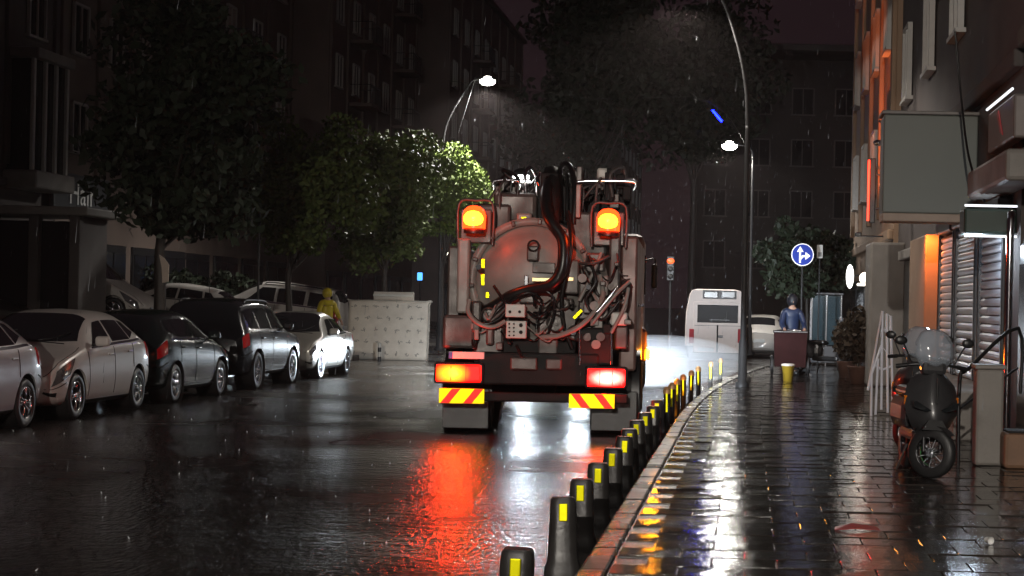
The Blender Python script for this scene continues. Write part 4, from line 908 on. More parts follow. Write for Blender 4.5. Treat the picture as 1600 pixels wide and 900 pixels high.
# ------------------------------------------------------------------ trees
def leaf_mat(name, c1, c2):
    return mat(name, c1, .6, var=.1, vscale=1.5, col2=c2, spec=.25)
M_bark = mat('wet bark', (.035, .027, .022), .6, var=.3, vscale=9, bump=.5, bscale=30)
L_dark = leaf_mat('shaded leaves', (.022, .032, .016), (.012, .018, .010)); L_mid = leaf_mat('half lit olive leaves', (.10, .135, .032), (.05, .07, .018)); L_lit = leaf_mat('lamp lit leaves', (.11, .155, .025), (.06, .09, .018))  # one foliage in three tones; lamp light and shade are in the colour
def tree(label, base, z0, trunk_h, crown_c, crown_r, n, m, seed, leaf=.10, lean=(0, 0), tr=.14, clumps=46, group='street trees', name='street_tree'):
    rnd = np.random.default_rng(seed)
    root = thing(name, label, 'tree', (base[0], base[1], z0), group=group)
    c = np.array(crown_c); r = np.array(crown_r)
    tk = MB(); top = Vector((c[0], c[1], c[2] - r[2] * .35))
    tk.tube([(0, 0, -.1), (lean[0] * .4, lean[1] * .4, trunk_h * .5), (lean[0], lean[1], trunk_h), top], [tr, tr * .45], 10, 5); tk.build('trunk', M_bark, root)
    # clump centres through the crown volume, biased outwards
    d = rnd.normal(size=(clumps, 3)); d /= np.linalg.norm(d, axis=1)[:, None]
    ns = 6; sub = rnd.normal(size=(ns, 3)); sub = sub / np.linalg.norm(sub, axis=1)[:, None] * rnd.uniform(.35, .62, ns)[:, None]; sr = rnd.uniform(.34, .62, ns); pick = rnd.integers(0, ns + 2, clumps)
    sub = np.vstack([sub, np.zeros((2, 3))]); sr = np.append(sr, [.7, .7])
    cc = (sub[pick] + d * (rnd.uniform(.1, 1, clumps) ** .5)[:, None] * sr[pick][:, None]) * r * .98 + c
    lb = MB()
    for k in range(0, clumps, 3):
        q = Vector(cc[k]); st = Vector((lean[0], lean[1], trunk_h * rnd.uniform(.85, 1.0))).lerp(top, rnd.uniform(0, .8)); mid = st.lerp(q, .5) + Vector((0, 0, .12))
        lb.tube([st, mid, q], [tr * .32, .012], 5, 3)
    lb.build('limbs', M_bark, root)
    cr = rnd.uniform(.14, .42, clumps) * r.mean()
    idx = rnd.integers(0, clumps, n)
    dd = rnd.normal(size=(n, 3)); dd /= np.linalg.norm(dd, axis=1)[:, None]
    P = cc[idx] + dd * (cr[idx] * rnd.uniform(.2, 1, n) ** .45)[:, None] * np.array([1, 1, .75])
    u = rnd.normal(size=(n, 3)); u /= np.linalg.norm(u, axis=1)[:, None]
    t = rnd.normal(size=(n, 3)); v = np.cross(u, t); v /= np.linalg.norm(v, axis=1)[:, None]
    s1 = (leaf * rnd.uniform(.6, 1.5, n))[:, None]; s2 = s1 * rnd.uniform(.4, .65, n)[:, None]
    V = np.empty((n, 4, 3)); V[:, 0] = P - u * s1; V[:, 1] = P + v * s2 - u * s1 * .1; V[:, 2] = P + u * s1; V[:, 3] = P - v * s2 - u * s1 * .1
    me = bpy.data.meshes.new('crown'); me.from_pydata(V.reshape(-1, 3).tolist(), [], np.arange(n * 4).reshape(n, 4).tolist()); me.materials.append(m); me.update()
    obj('crown', me, root); return root
def tree_at(label, pb, Y, z0, px0, py0, px1, py1, n, m, seed, **kw):
    "crown spanning a photo rectangle at distance Y"
    bx = W(pb, 470, Y)[0]; x0, z1 = W(px0, py0, Y); x1, zb = W(px1, py1, Y)
    rx = (x1 - x0) / 2; rz = (z1 - zb) / 2; cxw = (x0 + x1) / 2 - bx; czw = (z1 + zb) / 2 - z0
    return tree(label, (bx, Y), z0, max(1.6, zb - z0 + .4), (cxw, 0, czw), (rx, min(rx, rz) * .95, rz), n, m, seed, **kw)
tree_at('big black shaded tree at the left, trunk between the white cars', 250, 41, fz(-13.2, 41), 105, -60, 470, 400, 15000, L_dark, 3, tr=.16, clumps=80, leaf=.12)
tree_at('dark green tree next to the big black one', 452, 50, .2, 360, 180, 620, 445, 18000, L_mid, 5, clumps=84, tr=.11, leaf=.08)
tree_at('rounded green tree behind the mattress', 600, 57, .15, 500, 195, 725, 445, 18000, L_mid, 8, clumps=84, tr=.11, leaf=.08)
tree_at('green tree lit by the far street lamp', 690, 61, .15, 628, 198, 788, 430, 15000, L_lit, 11, clumps=66, tr=.1, leaf=.075)
tree_at('huge dark tree towering behind the lorry', 905, 92, 0, 790, -40, 1040, 330, 14000, L_dark, 14, clumps=90, leaf=.2, tr=.25)
tree_at('second huge dark tree filling the top middle', 1080, 98, 0, 960, -60, 1200, 300, 14000, L_dark, 17, clumps=90, leaf=.2, tr=.25)
tree_at('small dark pavement tree behind the round blue sign', 1236, 52, PZ, 1165, 300, 1330, 475, 7000, L_dark, 21, clumps=40, tr=.07, leaf=.09)
tree_at('bare looking dark tree beside the glazed booth', 1262, 55, PZ, 1215, 330, 1345, 480, 4500, L_dark, 23, clumps=30, tr=.06, leaf=.09)
hd = tree('clipped dark hedge below the forecourt trees', (W(300, 440, 63)[0], 63), .8, .3, (.6, 0, 1.0), (2.6, .8, .9), 5000, L_dark, 31, clumps=40, tr=.05, name='hedge', group='hedges'); hd['category'] = 'hedge'
# pale cloth tied on the tree trunk
cxw, czw = W(258, 420, 40.6); cl = MB()
g0 = [W(249, 398, 40.6), W(257, 404, 40.6), W(264, 414, 40.6), W(263, 440, 40.6), W(254, 442, 40.6), W(253, 418, 40.6)]
cl.prism([(a - cxw, b - czw) for a, b in g0], 'xz', -.02, .03); clo = cl.build('cloth', mat('pale damp cloth', (.45, .36, .3), .7, var=.15), None, (cxw, 40.6, czw)); tag(clo, 'pale cloth hanging from the big tree trunk', 'cloth')
# thin sign pole in front of the white van
sx, sz0 = W(403, 470, 45); tp = MB().tube([(0, 0, 0), (0, 0, W(403, 330, 45)[1] - .1), (.02, 0, W(403, 325, 45)[1])], .03, 8, 1).build('thin_pole', M_pole, None, (sx, 45, fz(sx, 45))); tag(tp, 'thin grey pole in front of the white people carrier', 'pole')

# ------------------------------------------------------------------ minibus
mxw, myw = G(1117, 561)
mb_ = thing('minibus', 'white minibus seen from behind, right of the lorry', 'minibus', (mxw, myw, 0), (0, 0, 0))
M_bus = mat('white minibus paint', (.78, .66, .60), .5, var=.06, vscale=2)
sB = F / myw; bw2 = 95 / sB / 2; bhh = 1.7 + W(1117, 452, myw)[1] - 1.7
def BX(px, py): X, Z = W(px, py, myw); return X - mxw, Z
pr = [(-bw2, .42), (-bw2, 1.0), (-bw2 * .98, 1.5), (-bw2 * .88, bhh - .18), (-bw2 * .80, bhh - .04), (-bw2 * .62, bhh), (bw2 * .62, bhh), (bw2 * .80, bhh - .04), (bw2 * .88, bhh - .18), (bw2 * .98, 1.5), (bw2, 1.0), (bw2, .42)]
bm_ = MB(); L_ = 5.8; secs = [(0.0, .97, .02), (.05, 1.0, 0), (L_ - 1.2, 1.0, 0), (L_ - .5, .97, .1), (L_, .9, .4)]
vs = []
for y, k, dz in secs: vs += [(a * k, y, min(b, bhh - dz * (b > 1.2) * 2)) for a, b in pr]
n = len(pr); bm_.add(vs, [(j * n + i, j * n + (i + 1) % n, (j + 1) * n + (i + 1) % n, (j + 1) * n + i) for j in range(len(secs) - 1) for i in range(n)]); bm_.add(vs, [tuple(range(n)), tuple(range((len(secs) - 1) * n, len(secs) * n))[::-1]])
bm_.build('body', M_bus, mb_)
def BB_(name, x0, y0, x1, y1, d, m, par=None, bev=.02, th=.05):
    a = BX(x0, y0); b = BX(x1, y1); return MB().bbox(((a[0] + b[0]) / 2, d, (a[1] + b[1]) / 2), (b[0] - a[0], th, a[1] - b[1]), bev).build(name, m, par or mb_)
BB_('rear_window', 1090, 476, 1153, 505, -.01, mat('tinted bus glass', (.012, .012, .013), .45, var=.1, spec=.15)); BB_('window_surround', 1084, 471, 1157, 552, .012, M_bus, th=.04)
for x0, x1 in ((1100, 1122), (1127, 1149)): BB_('roof_light_pane', x0, 455, x1, 466, -.01, M_pane)
BB_('roof_light_frame', 1098, 453, 1151, 468, .012, mat('grey rubber seal', (.12, .11, .11), .5, var=.1), th=.03)
for x0, x1 in ((1077, 1084), (1153, 1160)): BB_('tail_light', x0, 514, x1, 536, -.01, mat('dull red bus lens', (.42, .02, .03), .5, var=.1, spec=.15), bev=.015)
BB_('rear_bumper', 1076, 551, 1160, 562, -.04, mat('grey bumper', (.25, .24, .24), .5, var=.1), th=.16); BB_('number_plate', 1090, 543, 1115, 549, -.02, M_plate, th=.03)
for q in ((1120, 508, 1121.5, 550),): BB_('door_seam', *q, -.012, M_chass, th=.012, bev=.002)
BB_('door_handle', 1122, 524, 1130, 528, -.03, M_black, bev=.01); BB_('window_wiper', 1108, 499, 1140, 501, -.045, M_black, th=.02, bev=.004); BB_('seam', 1085, 508.5, 1157, 509.5, -.012, M_chass, th=.012, bev=.002)
for s_ in (-1, 1):
    for y in (1.2, 4.6): wheel(mb_, s_ * (bw2 - .14), y, .33, .22, 6, s_)
    for k in range(3): MB().bbox((s_ * (bw2 * .955), 1.0 + 1.25 * k, 1.72), (.05, 1.05, .62), .04, (0, -s_ * .1, 0)).build('side_window', M_glass, mb_)
    MB().bbox((s_ * (bw2 + .1), 5.0, 1.5), (.1, .14, .3), .03).build('mirror', M_black, mb_)
    l = light('SPOT', 'headlight_beam', mb_, (s_ * .7, L_ + .1, .7), 300, (.85, .93, 1), size=.08, spot=R(70), blend=.8); aim(l, (s_ * .7 + 2, L_ + 20, .1))
    MB().ball((s_ * .7, L_ - .02, .72), .12, 10, 8).build('headlight', M_clrlens, mb_)

# ------------------------------------------------------------------ mattress and carton
xa, ya = G(544, 561); xb, yb = G(666, 564); Ym = (ya + yb) / 2; xa = W(544, 562, Ym)[0]; xb = W(667, 562, Ym)[0]; zt = W(605, 471, Ym)[1]
mt = thing('mattress', 'quilted cream mattress standing on its edge in the road', 'mattress', ((xa + xb) / 2, Ym, 0.0), (R(-7), 0, R(2)))
wm, hm = xb - xa, zt / math.cos(R(7)); core = MB(); nx, nz = 30, 22; th = .22
vs = []; fs = []
for side in (-1, 1):
    for j in range(nz + 1):
        for i in range(nx + 1):
            u = i / nx; v = j / nz; q = .35 + .65 * abs(math.sin(u * math.pi * 6)) * abs(math.sin(v * math.pi * 5)); e = min(u, 1 - u, v * hm / wm, (1 - v) * hm / wm); e = min(1, e / .035) ** .5
            cxn = max(-1, min(1, (u - .5) * 2)); rc = .06
            vs.append(((u - .5) * wm, side * (th / 2 * (.82 + .18 * e) + .018 * q * e), v * hm))
N = (nx + 1) * (nz + 1)
for side in (0, 1):
    for j in range(nz):
        for i in range(nx): fs.append(tuple(side * N + k for k in (j * (nx + 1) + i, j * (nx + 1) + i + 1, (j + 1) * (nx + 1) + i + 1, (j + 1) * (nx + 1) + i)))
ed = [i for i in range(nx + 1)] + [j * (nx + 1) + nx for j in range(1, nz + 1)] + [nz * (nx + 1) + i for i in range(nx - 1, -1, -1)] + [j * (nx + 1) for j in range(nz - 1, 0, -1)]
fs += [(ed[i], ed[(i + 1) % len(ed)], N + ed[(i + 1) % len(ed)], N + ed[i]) for i in range(len(ed))]
core.add(vs, fs, True)
core.build('cover', mat('stained quilted ticking', (.86, .79, .69), .75, var=.1, vscale=4.5, bump=.15, bscale=30, col2=(.62, .55, .46)), mt)
for s_ in (-1, 1):
    pt = [(-wm / 2 + .03, s_ * th / 2, .02), (-wm / 2, s_ * th / 2, .1), (-wm / 2, s_ * th / 2, hm - .1), (-wm / 2 + .1, s_ * th / 2, hm), (wm / 2 - .1, s_ * th / 2, hm), (wm / 2, s_ * th / 2, hm - .1), (wm / 2, s_ * th / 2, .1), (wm / 2 - .03, s_ * th / 2, .02)]
    MB().tube(pt, .016, 6, 3).build('piping', mat('mattress piping', (.5, .46, .4), .6, var=.1), mt)
M_flower = mat('grey printed motif', (.42, .38, .33), .75, var=.2)
random.seed(4)
for j in range(5):
    for i in range(7):
        mxx = -wm / 2 + wm * (i + .5 + .25 * (j % 2)) / 7.4; mzz = hm * (j + .5) / 5
        q = MB()
        for k in range(4):
            a = random.uniform(0, 6.28); q.box((.05 * math.cos(a) * k / 2, 0, .035 * math.sin(a) * k / 2), (.07, .004, .022), (0, a, 0))
        q.build('printed_motif', M_flower, mt, (mxx, -th / 2 - .018, mzz))
# dark strap on the mattress: small marker post standing before it
xp, yp = G(596, 564); mk = thing('marker_post', 'small black and pale marker post in front of the mattress', 'marker post', (xp, yp - .3, 0))
for k in range(4): MB().lathe([(.05, k * .13), (.05, k * .13 + .125)], n=10, close=True).build('band', M_black if k % 2 == 0 else M_pale, mk)
xa2, _ = W(581, 470, Ym + .5); xb2, _ = W(644, 470, Ym + .5); zc2 = W(612, 456, Ym + .5)[1]
cbx = thing('carton', 'pale board standing behind the mattress', 'board', ((xa2 + xb2) / 2, Ym + .75, 0)); MB().bbox((0, 0, zc2 / 2), (xb2 - xa2, .12, zc2), .02, (R(-3), 0, 0)).build('board', mat('pale chipboard', (.58, .52, .45), .7, var=.1), cbx); MB().bbox((0, -.08, zc2 - .1), (xb2 - xa2, .03, .06), .01).build('edging', M_pale, cbx)

# ------------------------------------------------------------------ people
def skin_mesh(name, parent, joints, edges, m, loc=(0, 0, 0), root_i=0, sub=2):
    me = bpy.data.meshes.new(name); me.from_pydata([j[0] for j in joints], edges, []); me.materials.append(m)
    o = obj(name, me, parent, loc); md = o.modifiers.new('skin', 'SKIN'); md.use_smooth_shade = True
    sv = me.skin_vertices[0].data
    for i, j in enumerate(joints):
        r = j[1]; sv[i].radius = r if isinstance(r, tuple) else (r, r); sv[i].use_root = (i == root_i)
    ss = o.modifiers.new('sub', 'SUBSURF'); ss.levels = sub; ss.render_levels = sub; return o
def person(label, loc, rotz, jacket, trousers, hair, hands, k=1.0, lean=0.0, hood=None):
    "figure facing -Y locally; hands: two local wrist targets"
    root = thing('person', label, 'person', loc, (0, 0, rotz)); root.scale = (k, k, k)
    sk = mat('skin', (.42, .25, .18), .5, var=.08)
    f = -lean
    J = [((0, 0, .95), (.15, .11)), ((0, f * .3, 1.12), (.14, .10)), ((0, f * .7, 1.34), (.17, .115)), ((0, f, 1.46), (.10, .08)), ((0, f * 1.1 - .01, 1.54), (.055, .055)), ((0, f * 1.15 - .02, 1.60), (.072, .085)), ((0, f * 1.2 - .02, 1.68), (.078, .095)), ((0, f * 1.2 - .01, 1.76), (.05, .06))]
    E = [(0, 1), (1, 2), (2, 3), (3, 4), (4, 5), (5, 6), (6, 7)]
    arms = []; legs = []
    for s in (-1, 1):
        b = len(J); h = Vector(hands[0] if s < 0 else hands[1]); sh = Vector((s * .19, f * .95, 1.40)); el = sh.lerp(h, .52) + Vector((s * .05, .06, -.06))
        J += [(tuple(sh), .062), (tuple(el), .046), (tuple(h), .033)]; E += [(3, b), (b, b + 1), (b + 1, b + 2)]
        d = (h - el).normalized(); pm_ = h + d * .07; J.append((tuple(pm_), (.034, .022))); E.append((b + 2, b + 3))
        side = d.cross(Vector((0, 0, 1))).normalized() if abs(d.z) < .95 else Vector((0, 1, 0))
        for q in range(4):
            L1 = (.038, .045, .042, .032)[q]; o_ = side * (.018 * (q - 1.5)); c1 = len(J)
            J += [(tuple(pm_ + o_ + d * .04), .0095), (tuple(pm_ + o_ + d * (.04 + L1) + Vector((0, 0, -.014))), .009), (tuple(pm_ + o_ + d * (.035 + L1) + Vector((0, 0, -.04))), .008)]
            E += [(b + 3, c1), (c1, c1 + 1), (c1 + 1, c1 + 2)]
        c1 = len(J); J += [(tuple(h + d * .03 - side * .035 * s), .011), (tuple(h + d * .075 - side * .045 * s + Vector((0, 0, -.015))), .009)]; E += [(b + 2, c1), (c1, c1 + 1)]
        arms.append((sh, el, h))
        b = len(J); st = .05 * s
        lp_ = [(s * .1, 0, .88), (s * .11, -.03 + st, .48), (s * .12, .03 + st, .09), (s * .125, -.12 + st, .04)]
        J += [(lp_[0], .088), (lp_[1], .058), (lp_[2], .042), (lp_[3], (.042, .03))]; E += [(0, b), (b, b + 1), (b + 1, b + 2), (b + 2, b + 3)]; legs.append(lp_)
    body = skin_mesh('body', root, J, E, sk)
    JJ = [((0, 0, .82), (.185, .14)), ((0, f * .3, 1.1), (.175, .13)), ((0, f * .7, 1.34), (.205, .145)), ((0, f, 1.46), (.12, .105))]; EE = [(0, 1), (1, 2), (2, 3)]
    for s, (sh, el, h) in zip((-1, 1), arms):
        b = len(JJ); JJ += [(tuple(sh), .085), (tuple(el), .066), (tuple(h.lerp(el, .12)), .054)]; EE += [(3, b), (b, b + 1), (b + 1, b + 2)]
    skin_mesh('jacket', root, JJ, EE, jacket)
    JJ = [((0, 0, .93), (.17, .13))]; EE = []
    for lp_ in legs:
        b = len(JJ); JJ += [(lp_[0], .105), (lp_[1], .078), (lp_[2], .064)]; EE += [(0, b), (b, b + 1), (b + 1, b + 2)]
    skin_mesh('trousers', root, JJ, EE, trousers)
    for lp_ in legs: MB().bbox((lp_[3][0], lp_[3][1] + .06, .05), (.105, .29, .1), .04).build('shoe', M_black, root)
    hc = (0, f * 1.2 + .005, 1.69)
    if hood: MB().ball((hc[0], hc[1] + .02, hc[2] - .01), .135, 14, 10, .95, 1.1, 1.15).build('hood', hood, root)
    else: MB().ball((hc[0], hc[1] + .02, hc[2] + .025), .108, 14, 10, .93, 1.08, .98).build('hair', hair, root)
    for s in (-1, 1):
        MB().ball((s * .033, hc[1] - .098, 1.665), .013, 8, 6).build('eye', mat('eye white', (.6, .6, .58), .3, var=.05), root); MB().ball((s * .088, hc[1], 1.655), .026, 8, 6, .5, .8, 1.2).build('ear', sk, root)
    MB().ball((0, hc[1] - .108, 1.64), .018, 8, 6, .8, 1, 1.3).build('nose', sk, root); MB().bbox((0, hc[1] - .095, 1.60), (.045, .012, .012), .004).build('mouth', mat('lip', (.32, .12, .1), .5, var=.05), root)
    return root
J_yel = mat('yellow raincoat', (.62, .48, .02), .35, var=.12, vscale=6, bump=.3, bscale=9, bdist=.03); J_blue = mat('dark blue rain jacket', (.014, .026, .07), .45, var=.15, vscale=6, bump=.3, bscale=9, bdist=.03); J_tr = mat('dark trousers', (.02, .02, .025), .6, var=.2); H_dk = mat('dark hair', (.012, .009, .008), .5, var=.2)
p1x, p1z = W(512, 452, 57); p1 = person('person in a yellow raincoat standing behind the silver sedan', (p1x, 57, 0), R(40), J_yel, J_tr, H_dk, ((-.3, -.25, 1.0), (.3, -.2, .95)), k=1.12, hood=J_yel)
p2x, p2y = G(1236, 588, PZ); p2 = person('person in a dark blue hooded jacket pushing a cart along the pavement', (p2x, p2y + .9, PZ), R(8), J_blue, J_tr, H_dk, ((-.22, -.48, 1.02), (.22, -.48, 1.02)), k=1.06, lean=.1, hood=mat('near black hood', (.012, .014, .022), .5, var=.2))
# cart pushed by the person
kx_, ky_ = p2x - .03, p2y + .1
ct = thing('hand_cart', 'dark red two wheeled bin cart in front of the hooded person', 'cart', (kx_, ky_, PZ))
M_cart = mat('dark red bin', (.03, .008, .008), .7, var=.25, spec=.1)
MB().box((0, .05, .62), (.72, .5, .8), taper=1.08).build('bin', M_cart, ct); MB().bbox((0, .05, 1.04), (.82, .6, .06), .02).build('rim', M_chrome, ct)
for s_ in (-1, 1): wo = wheel(ct, s_ * .42, .1, .24, .07, 8, s_)
MB().tube([(-.36, .35, .95), (-.3, .5, 1.06), (.3, .5, 1.06), (.36, .35, .95)], .018, 6, 4).build('handle', M_chrome, ct)
bkx, bky = G(1231, 596, PZ); bk = thing('bucket', 'yellow bucket with a pale lid on the pavement', 'bucket', (bkx, bky, PZ)); MB().lathe([(.0, .0), (.10, 0), (.135, .32), (.145, .33), (.145, .35), (.13, .35)], n=18).build('pail', mat('yellow pail', (.45, .30, .03), .35, var=.12), bk); MB().lathe([(.15, .34), (.15, .375), (.1, .39), (0, .39)], n=18).build('lid', mat('pale lid', (.75, .72, .68), .3, var=.05), bk)

# ------------------------------------------------------------------ scooter parked on the pavement
scx, scy = G(1458, 752, PZ)
sc_ = thing('scooter', 'dark grey motor scooter facing the camera beside the low pier', 'scooter', (scx, scy + .27, PZ), (0, R(2), R(6))); sc_.scale = (.93, .93, .93)
M_sc = mat('matt grey scooter paint', (.05, .05, .053), .33, .2, var=.1, coat=.4)
def sw(y):
    t = MB().lathe([(.16, -.05), (.235, -.055), (.262, -.025), (.266, 0), (.262, .025), (.235, .055), (.16, .05), (.15, 0), (.16, -.05)], c=(0, y, .266), axis='x', n=28).build('wheel', M_rubber, sc_)
    rm = MB().lathe([(.17, -.045), (.17, .045), (.15, .04), (.145, 0), (.15, -.04), (.17, -.045)], c=(0, y, .266), axis='x', n=28)
    for i in range(12):
        a = 2 * math.pi * i / 12; rm.tube([(.0, y + .03 * math.cos(a), .266 + .03 * math.sin(a)), (.02, y + .15 * math.cos(a + .2), .266 + .15 * math.sin(a + .2))], .008, 5, 1)
    rm.lathe([(.05, -.05), (.05, .05), (0, .055)], c=(0, y, .266), axis='x', n=14); rm.build('rim', M_alloy, t)
    return t
fw = sw(0); fw.rotation_euler = (0, 0, R(52)); sw(1.3)
rg = MB().lathe([(.152, .048), (.158, .052), (.152, .056)], c=(0, 0, .266), axis='x', n=28); rgo = rg.build('rim_light', mat('green rim tape', (.05, .5, .12), .3, .3, var=.1), fw)
for s_ in (-1, 1): MB().tube([(s_ * .085, -.0, .27), (s_ * .085, .06, .6), (s_ * .08, .1, .75)], .022, 8, 2).build('fork', M_steel, sc_)
mg = MB().lathe([(.285, -.07), (.30, 0), (.285, .07)], c=(0, 0, .266), axis='x', n=28).build('front_mudguard', M_sc, sc_); mg.rotation_euler = (0, 0, R(52))
me = mg.data; bm = bmesh.new(); bm.from_mesh(me); bmesh.ops.delete(bm, geom=[v for v in bm.verts if v.co.z < .40], context='VERTS'); bm.to_mesh(me); bm.free()
# leg shield: lofted front
ap = MB(); rows = [(.42, .12, .02), (.52, .20, -.06), (.66, .27, -.08), (.80, .285, -.03), (.94, .25, .03), (1.04, .17, .08), (1.08, .10, .10)]; vs = []; n = 11
for z, hw, y in rows:
    for i in range(n): t = -1 + 2 * i / (n - 1); vs.append((hw * t, y + .20 * t * t - .03 * (1 - abs(t)), z))
m_ = len(rows); vb = [(x * .94, y + .06, z) for x, y, z in vs]
ap.add(vs + vb, [(j * n + i, j * n + i + 1, (j + 1) * n + i + 1, (j + 1) * n + i) for j in range(m_ - 1) for i in range(n - 1)], True); o_ = m_ * n
ap.add(vs + vb, [(o_ + j * n + i + 1, o_ + j * n + i, o_ + (j + 1) * n + i, o_ + (j + 1) * n + i + 1) for j in range(m_ - 1) for i in range(n - 1)], True)
ed = [i for i in range(n)] + [j * n + n - 1 for j in range(1, m_)] + [(m_ - 1) * n + i for i in range(n - 2, -1, -1)] + [j * n for j in range(m_ - 2, 0, -1)]
ap.add(vs + vb, [(ed[i], ed[(i + 1) % len(ed)], o_ + ed[(i + 1) % len(ed)], o_ + ed[i]) for i in range(len(ed))]); fa = ap.build('front_apron', M_sc, sc_)
for s_ in (-1, 1):
    MB().prism([(s_ * .05, .70), (s_ * .20, .785), (s_ * .235, .78), (s_ * .22, .72), (s_ * .10, .68)], 'xz', -.105, .12).build('headlight', M_glass, fa)
    MB().bbox((s_ * .26, .16, .78), (.05, .03, .1), .012).build('indicator', M_amblens, fa)
MB().bbox((0, -.108, .9), (.018, .03, .26), .006).build('apron_rib', M_black, fa); MB().prism([(-.13, .5), (.13, .5), (.07, .6), (-.07, .6)], 'xz', -.1, .06).build('air_intake', M_black, fa)
MB().bbox((0, .16, 1.12), (.26, .2, .14), .05).build('handlebar_cover', M_sc, sc_)
hb = MB().tube([(-.36, .24, 1.12), (-.2, .18, 1.15), (0, .16, 1.16), (.2, .18, 1.15), (.36, .24, 1.12)], .016, 8, 4).build('handlebar', M_steel, sc_)
for s_ in (-1, 1):
    MB().cyl((s_ * .26, .2, 1.14), (s_ * .37, .245, 1.12), .024, n=10).build('grip', M_black, hb); MB().tube([(s_ * .22, .18, 1.16), (s_ * .3, .16, 1.32), (s_ * .33, .15, 1.36)], .009, 6, 3).build('mirror_stalk', M_steel, hb); MB().ball((s_ * .35, .15, 1.39), .06, 12, 8, 1.1, .35, .8).build('mirror', M_black, hb)
wsn = MB(); vs = []
for j, (z, hw, y) in enumerate([(1.12, .14, .06), (1.25, .20, .06), (1.38, .20, .1), (1.48, .14, .15), (1.52, .07, .18)]):
    for i in range(7): t = -1 + 2 * i / 6; vs.append((hw * t, y + .06 * t * t, z))
wsn.add(vs, [(j * 7 + i, j * 7 + i + 1, (j + 1) * 7 + i + 1, (j + 1) * 7 + i) for j in range(4) for i in range(6)], True)
wo = wsn.build('windshield', mat('milky windshield', (.40, .45, .52), .12, var=.25, vscale=3, alpha=.5, coat=.6), sc_); md = wo.modifiers.new('thick', 'SOLIDIFY'); md.thickness = .008
MB().bbox((0, .55, .42), (.34, .75, .12), .04).build('footboard', M_black, sc_); MB().bbox((0, 1.15, .62), (.36, .85, .38), .12).build('rear_body', M_sc, sc_); MB().bbox((0, .98, .84), (.32, .75, .12), .05).build('seat', M_black, sc_); MB().bbox((0, 1.6, .7), (.2, .06, .1), .02).build('tail_lamp', M_redlens, sc_)
MB().tube([(-.12, .7, .3), (-.22, .72, .02)], .014, 6, 1).build('side_stand', M_steel, sc_)
# second scooter behind it, mostly hidden
s2 = copy_tree(sc_); s2.location = (scx + .05, scy + 3.4, PZ); s2.rotation_euler = (0, R(4), R(-14)); s2['label'] = 'second scooter hidden behind the grey one, only its red side showing'; s2['group'] = 'scooters on the pavement'; sc_['group'] = 'scooters on the pavement'
for px, py, rz, lab in ((1322, 588, 60, 'dark scooter parked between the glazed booth and the potted shrubs'), (1362, 602, -50, 'dark scooter parked just behind the bright tube rack')):
    X, Y = G(px, py, PZ); s3 = copy_tree(sc_); s3.location = (X, Y + .3, PZ); s3.rotation_euler = (0, R(4), R(rz)); s3['label'] = lab
# ------------------------------------------------------------------ tube rack (A frame) against the pier
rx_, ry_ = G(1378, 650, PZ); rk = thing('metal_rack', 'leaning rack of bright metal tubes on the pavement', 'rack', (rx_, ry_, PZ))
def RP(px, py, dy=0): X, Z = W(px, py, ry_ + dy); return (X - rx_, dy, Z - PZ)
for pts in ([RP(1356, 610), RP(1379, 486), RP(1392, 494, .1), RP(1395, 640, .1)], [RP(1378, 512), RP(1388, 522, .1)], [RP(1360, 590), RP(1377, 540), RP(1390, 556, .1)], [RP(1379, 486), RP(1377, 640)], [RP(1372, 560), RP(1368, 648)], [RP(1364, 568), RP(1378, 578, .05), RP(1393, 572, .1)], [RP(1386, 490, .05), RP(1387, 645, .05)], [RP(1362, 580), RP(1361, 650)]):
    MB().tube(pts, .02, 6, 1).build('tube', mat('tube shine white', (.75, .74, .8), .3, var=.05), rk)  # white colour stands in for the shine on the metal tubes
# ------------------------------------------------------------------ round blue sign with white arrows
Ys = 49; bx_, bz_ = W(1254, 398, Ys); rad = 17.5 * Ys / F
bs = thing('road_sign', 'round blue sign with white straight and right arrows', 'road sign', (bx_, Ys, PZ)); zc = bz_ - PZ
MB().cyl((0, .05, 0), (0, .05, zc + rad * .8), .03, n=10).build('pole', M_pole, bs)
dsk = MB().cyl((0, 0, zc), (0, .02, zc), rad, n=36).build('rim', mat('white sign film', (.85, .86, .9), .3, .3, var=.03), bs); MB().cyl((0, -.006, zc), (0, .0, zc), rad * .93, n=36).build('disc', mat('blue sign film', (.010, .05, .50), .5, .0, var=.04, spec=.2), dsk)
M_wf = mat('white arrow film', (.9, .9, .92), .35, .3, var=.02); q = rad
MB().prism([(-.30 * q, zc - .72 * q), (-.13 * q, zc - .72 * q), (-.13 * q, zc + .25 * q), (.08 * q, zc + .25 * q), (-.215 * q, zc + .75 * q), (-.51 * q, zc + .25 * q), (-.30 * q, zc + .25 * q)], 'xz', -.011, -.007).build('arrow', M_wf, dsk)
MB().prism([(-.13 * q, zc - .45 * q), (.05 * q, zc - .22 * q), (.25 * q, zc - .22 * q), (.25 * q, zc - .45 * q), (.72 * q, zc - .10 * q), (.25 * q, zc + .25 * q), (.25 * q, zc - .04 * q), (-.02 * q, zc - .04 * q), (-.13 * q, zc - .2 * q)], 'xz', -.0115, -.0075).build('arrow', M_wf, dsk)
px1, pz1 = W(1281, 393, 50); sp = thing('small_sign', 'small pale plate sign beside the round blue sign', 'sign', (px1, 50, PZ)); MB().bbox((0, 0, pz1 - PZ), (.16, .02, .36), .006).build('plate', M_plate, sp); MB().cyl((0, .03, 0), (0, .03, pz1 - PZ), .02, n=8).build('pole', M_pole, sp); MB().bbox((0, -.012, pz1 - PZ - .08), (.1, .006, .12), .01).build('symbol', mat('grey symbol', (.2, .2, .2), .5, var=.05), sp)
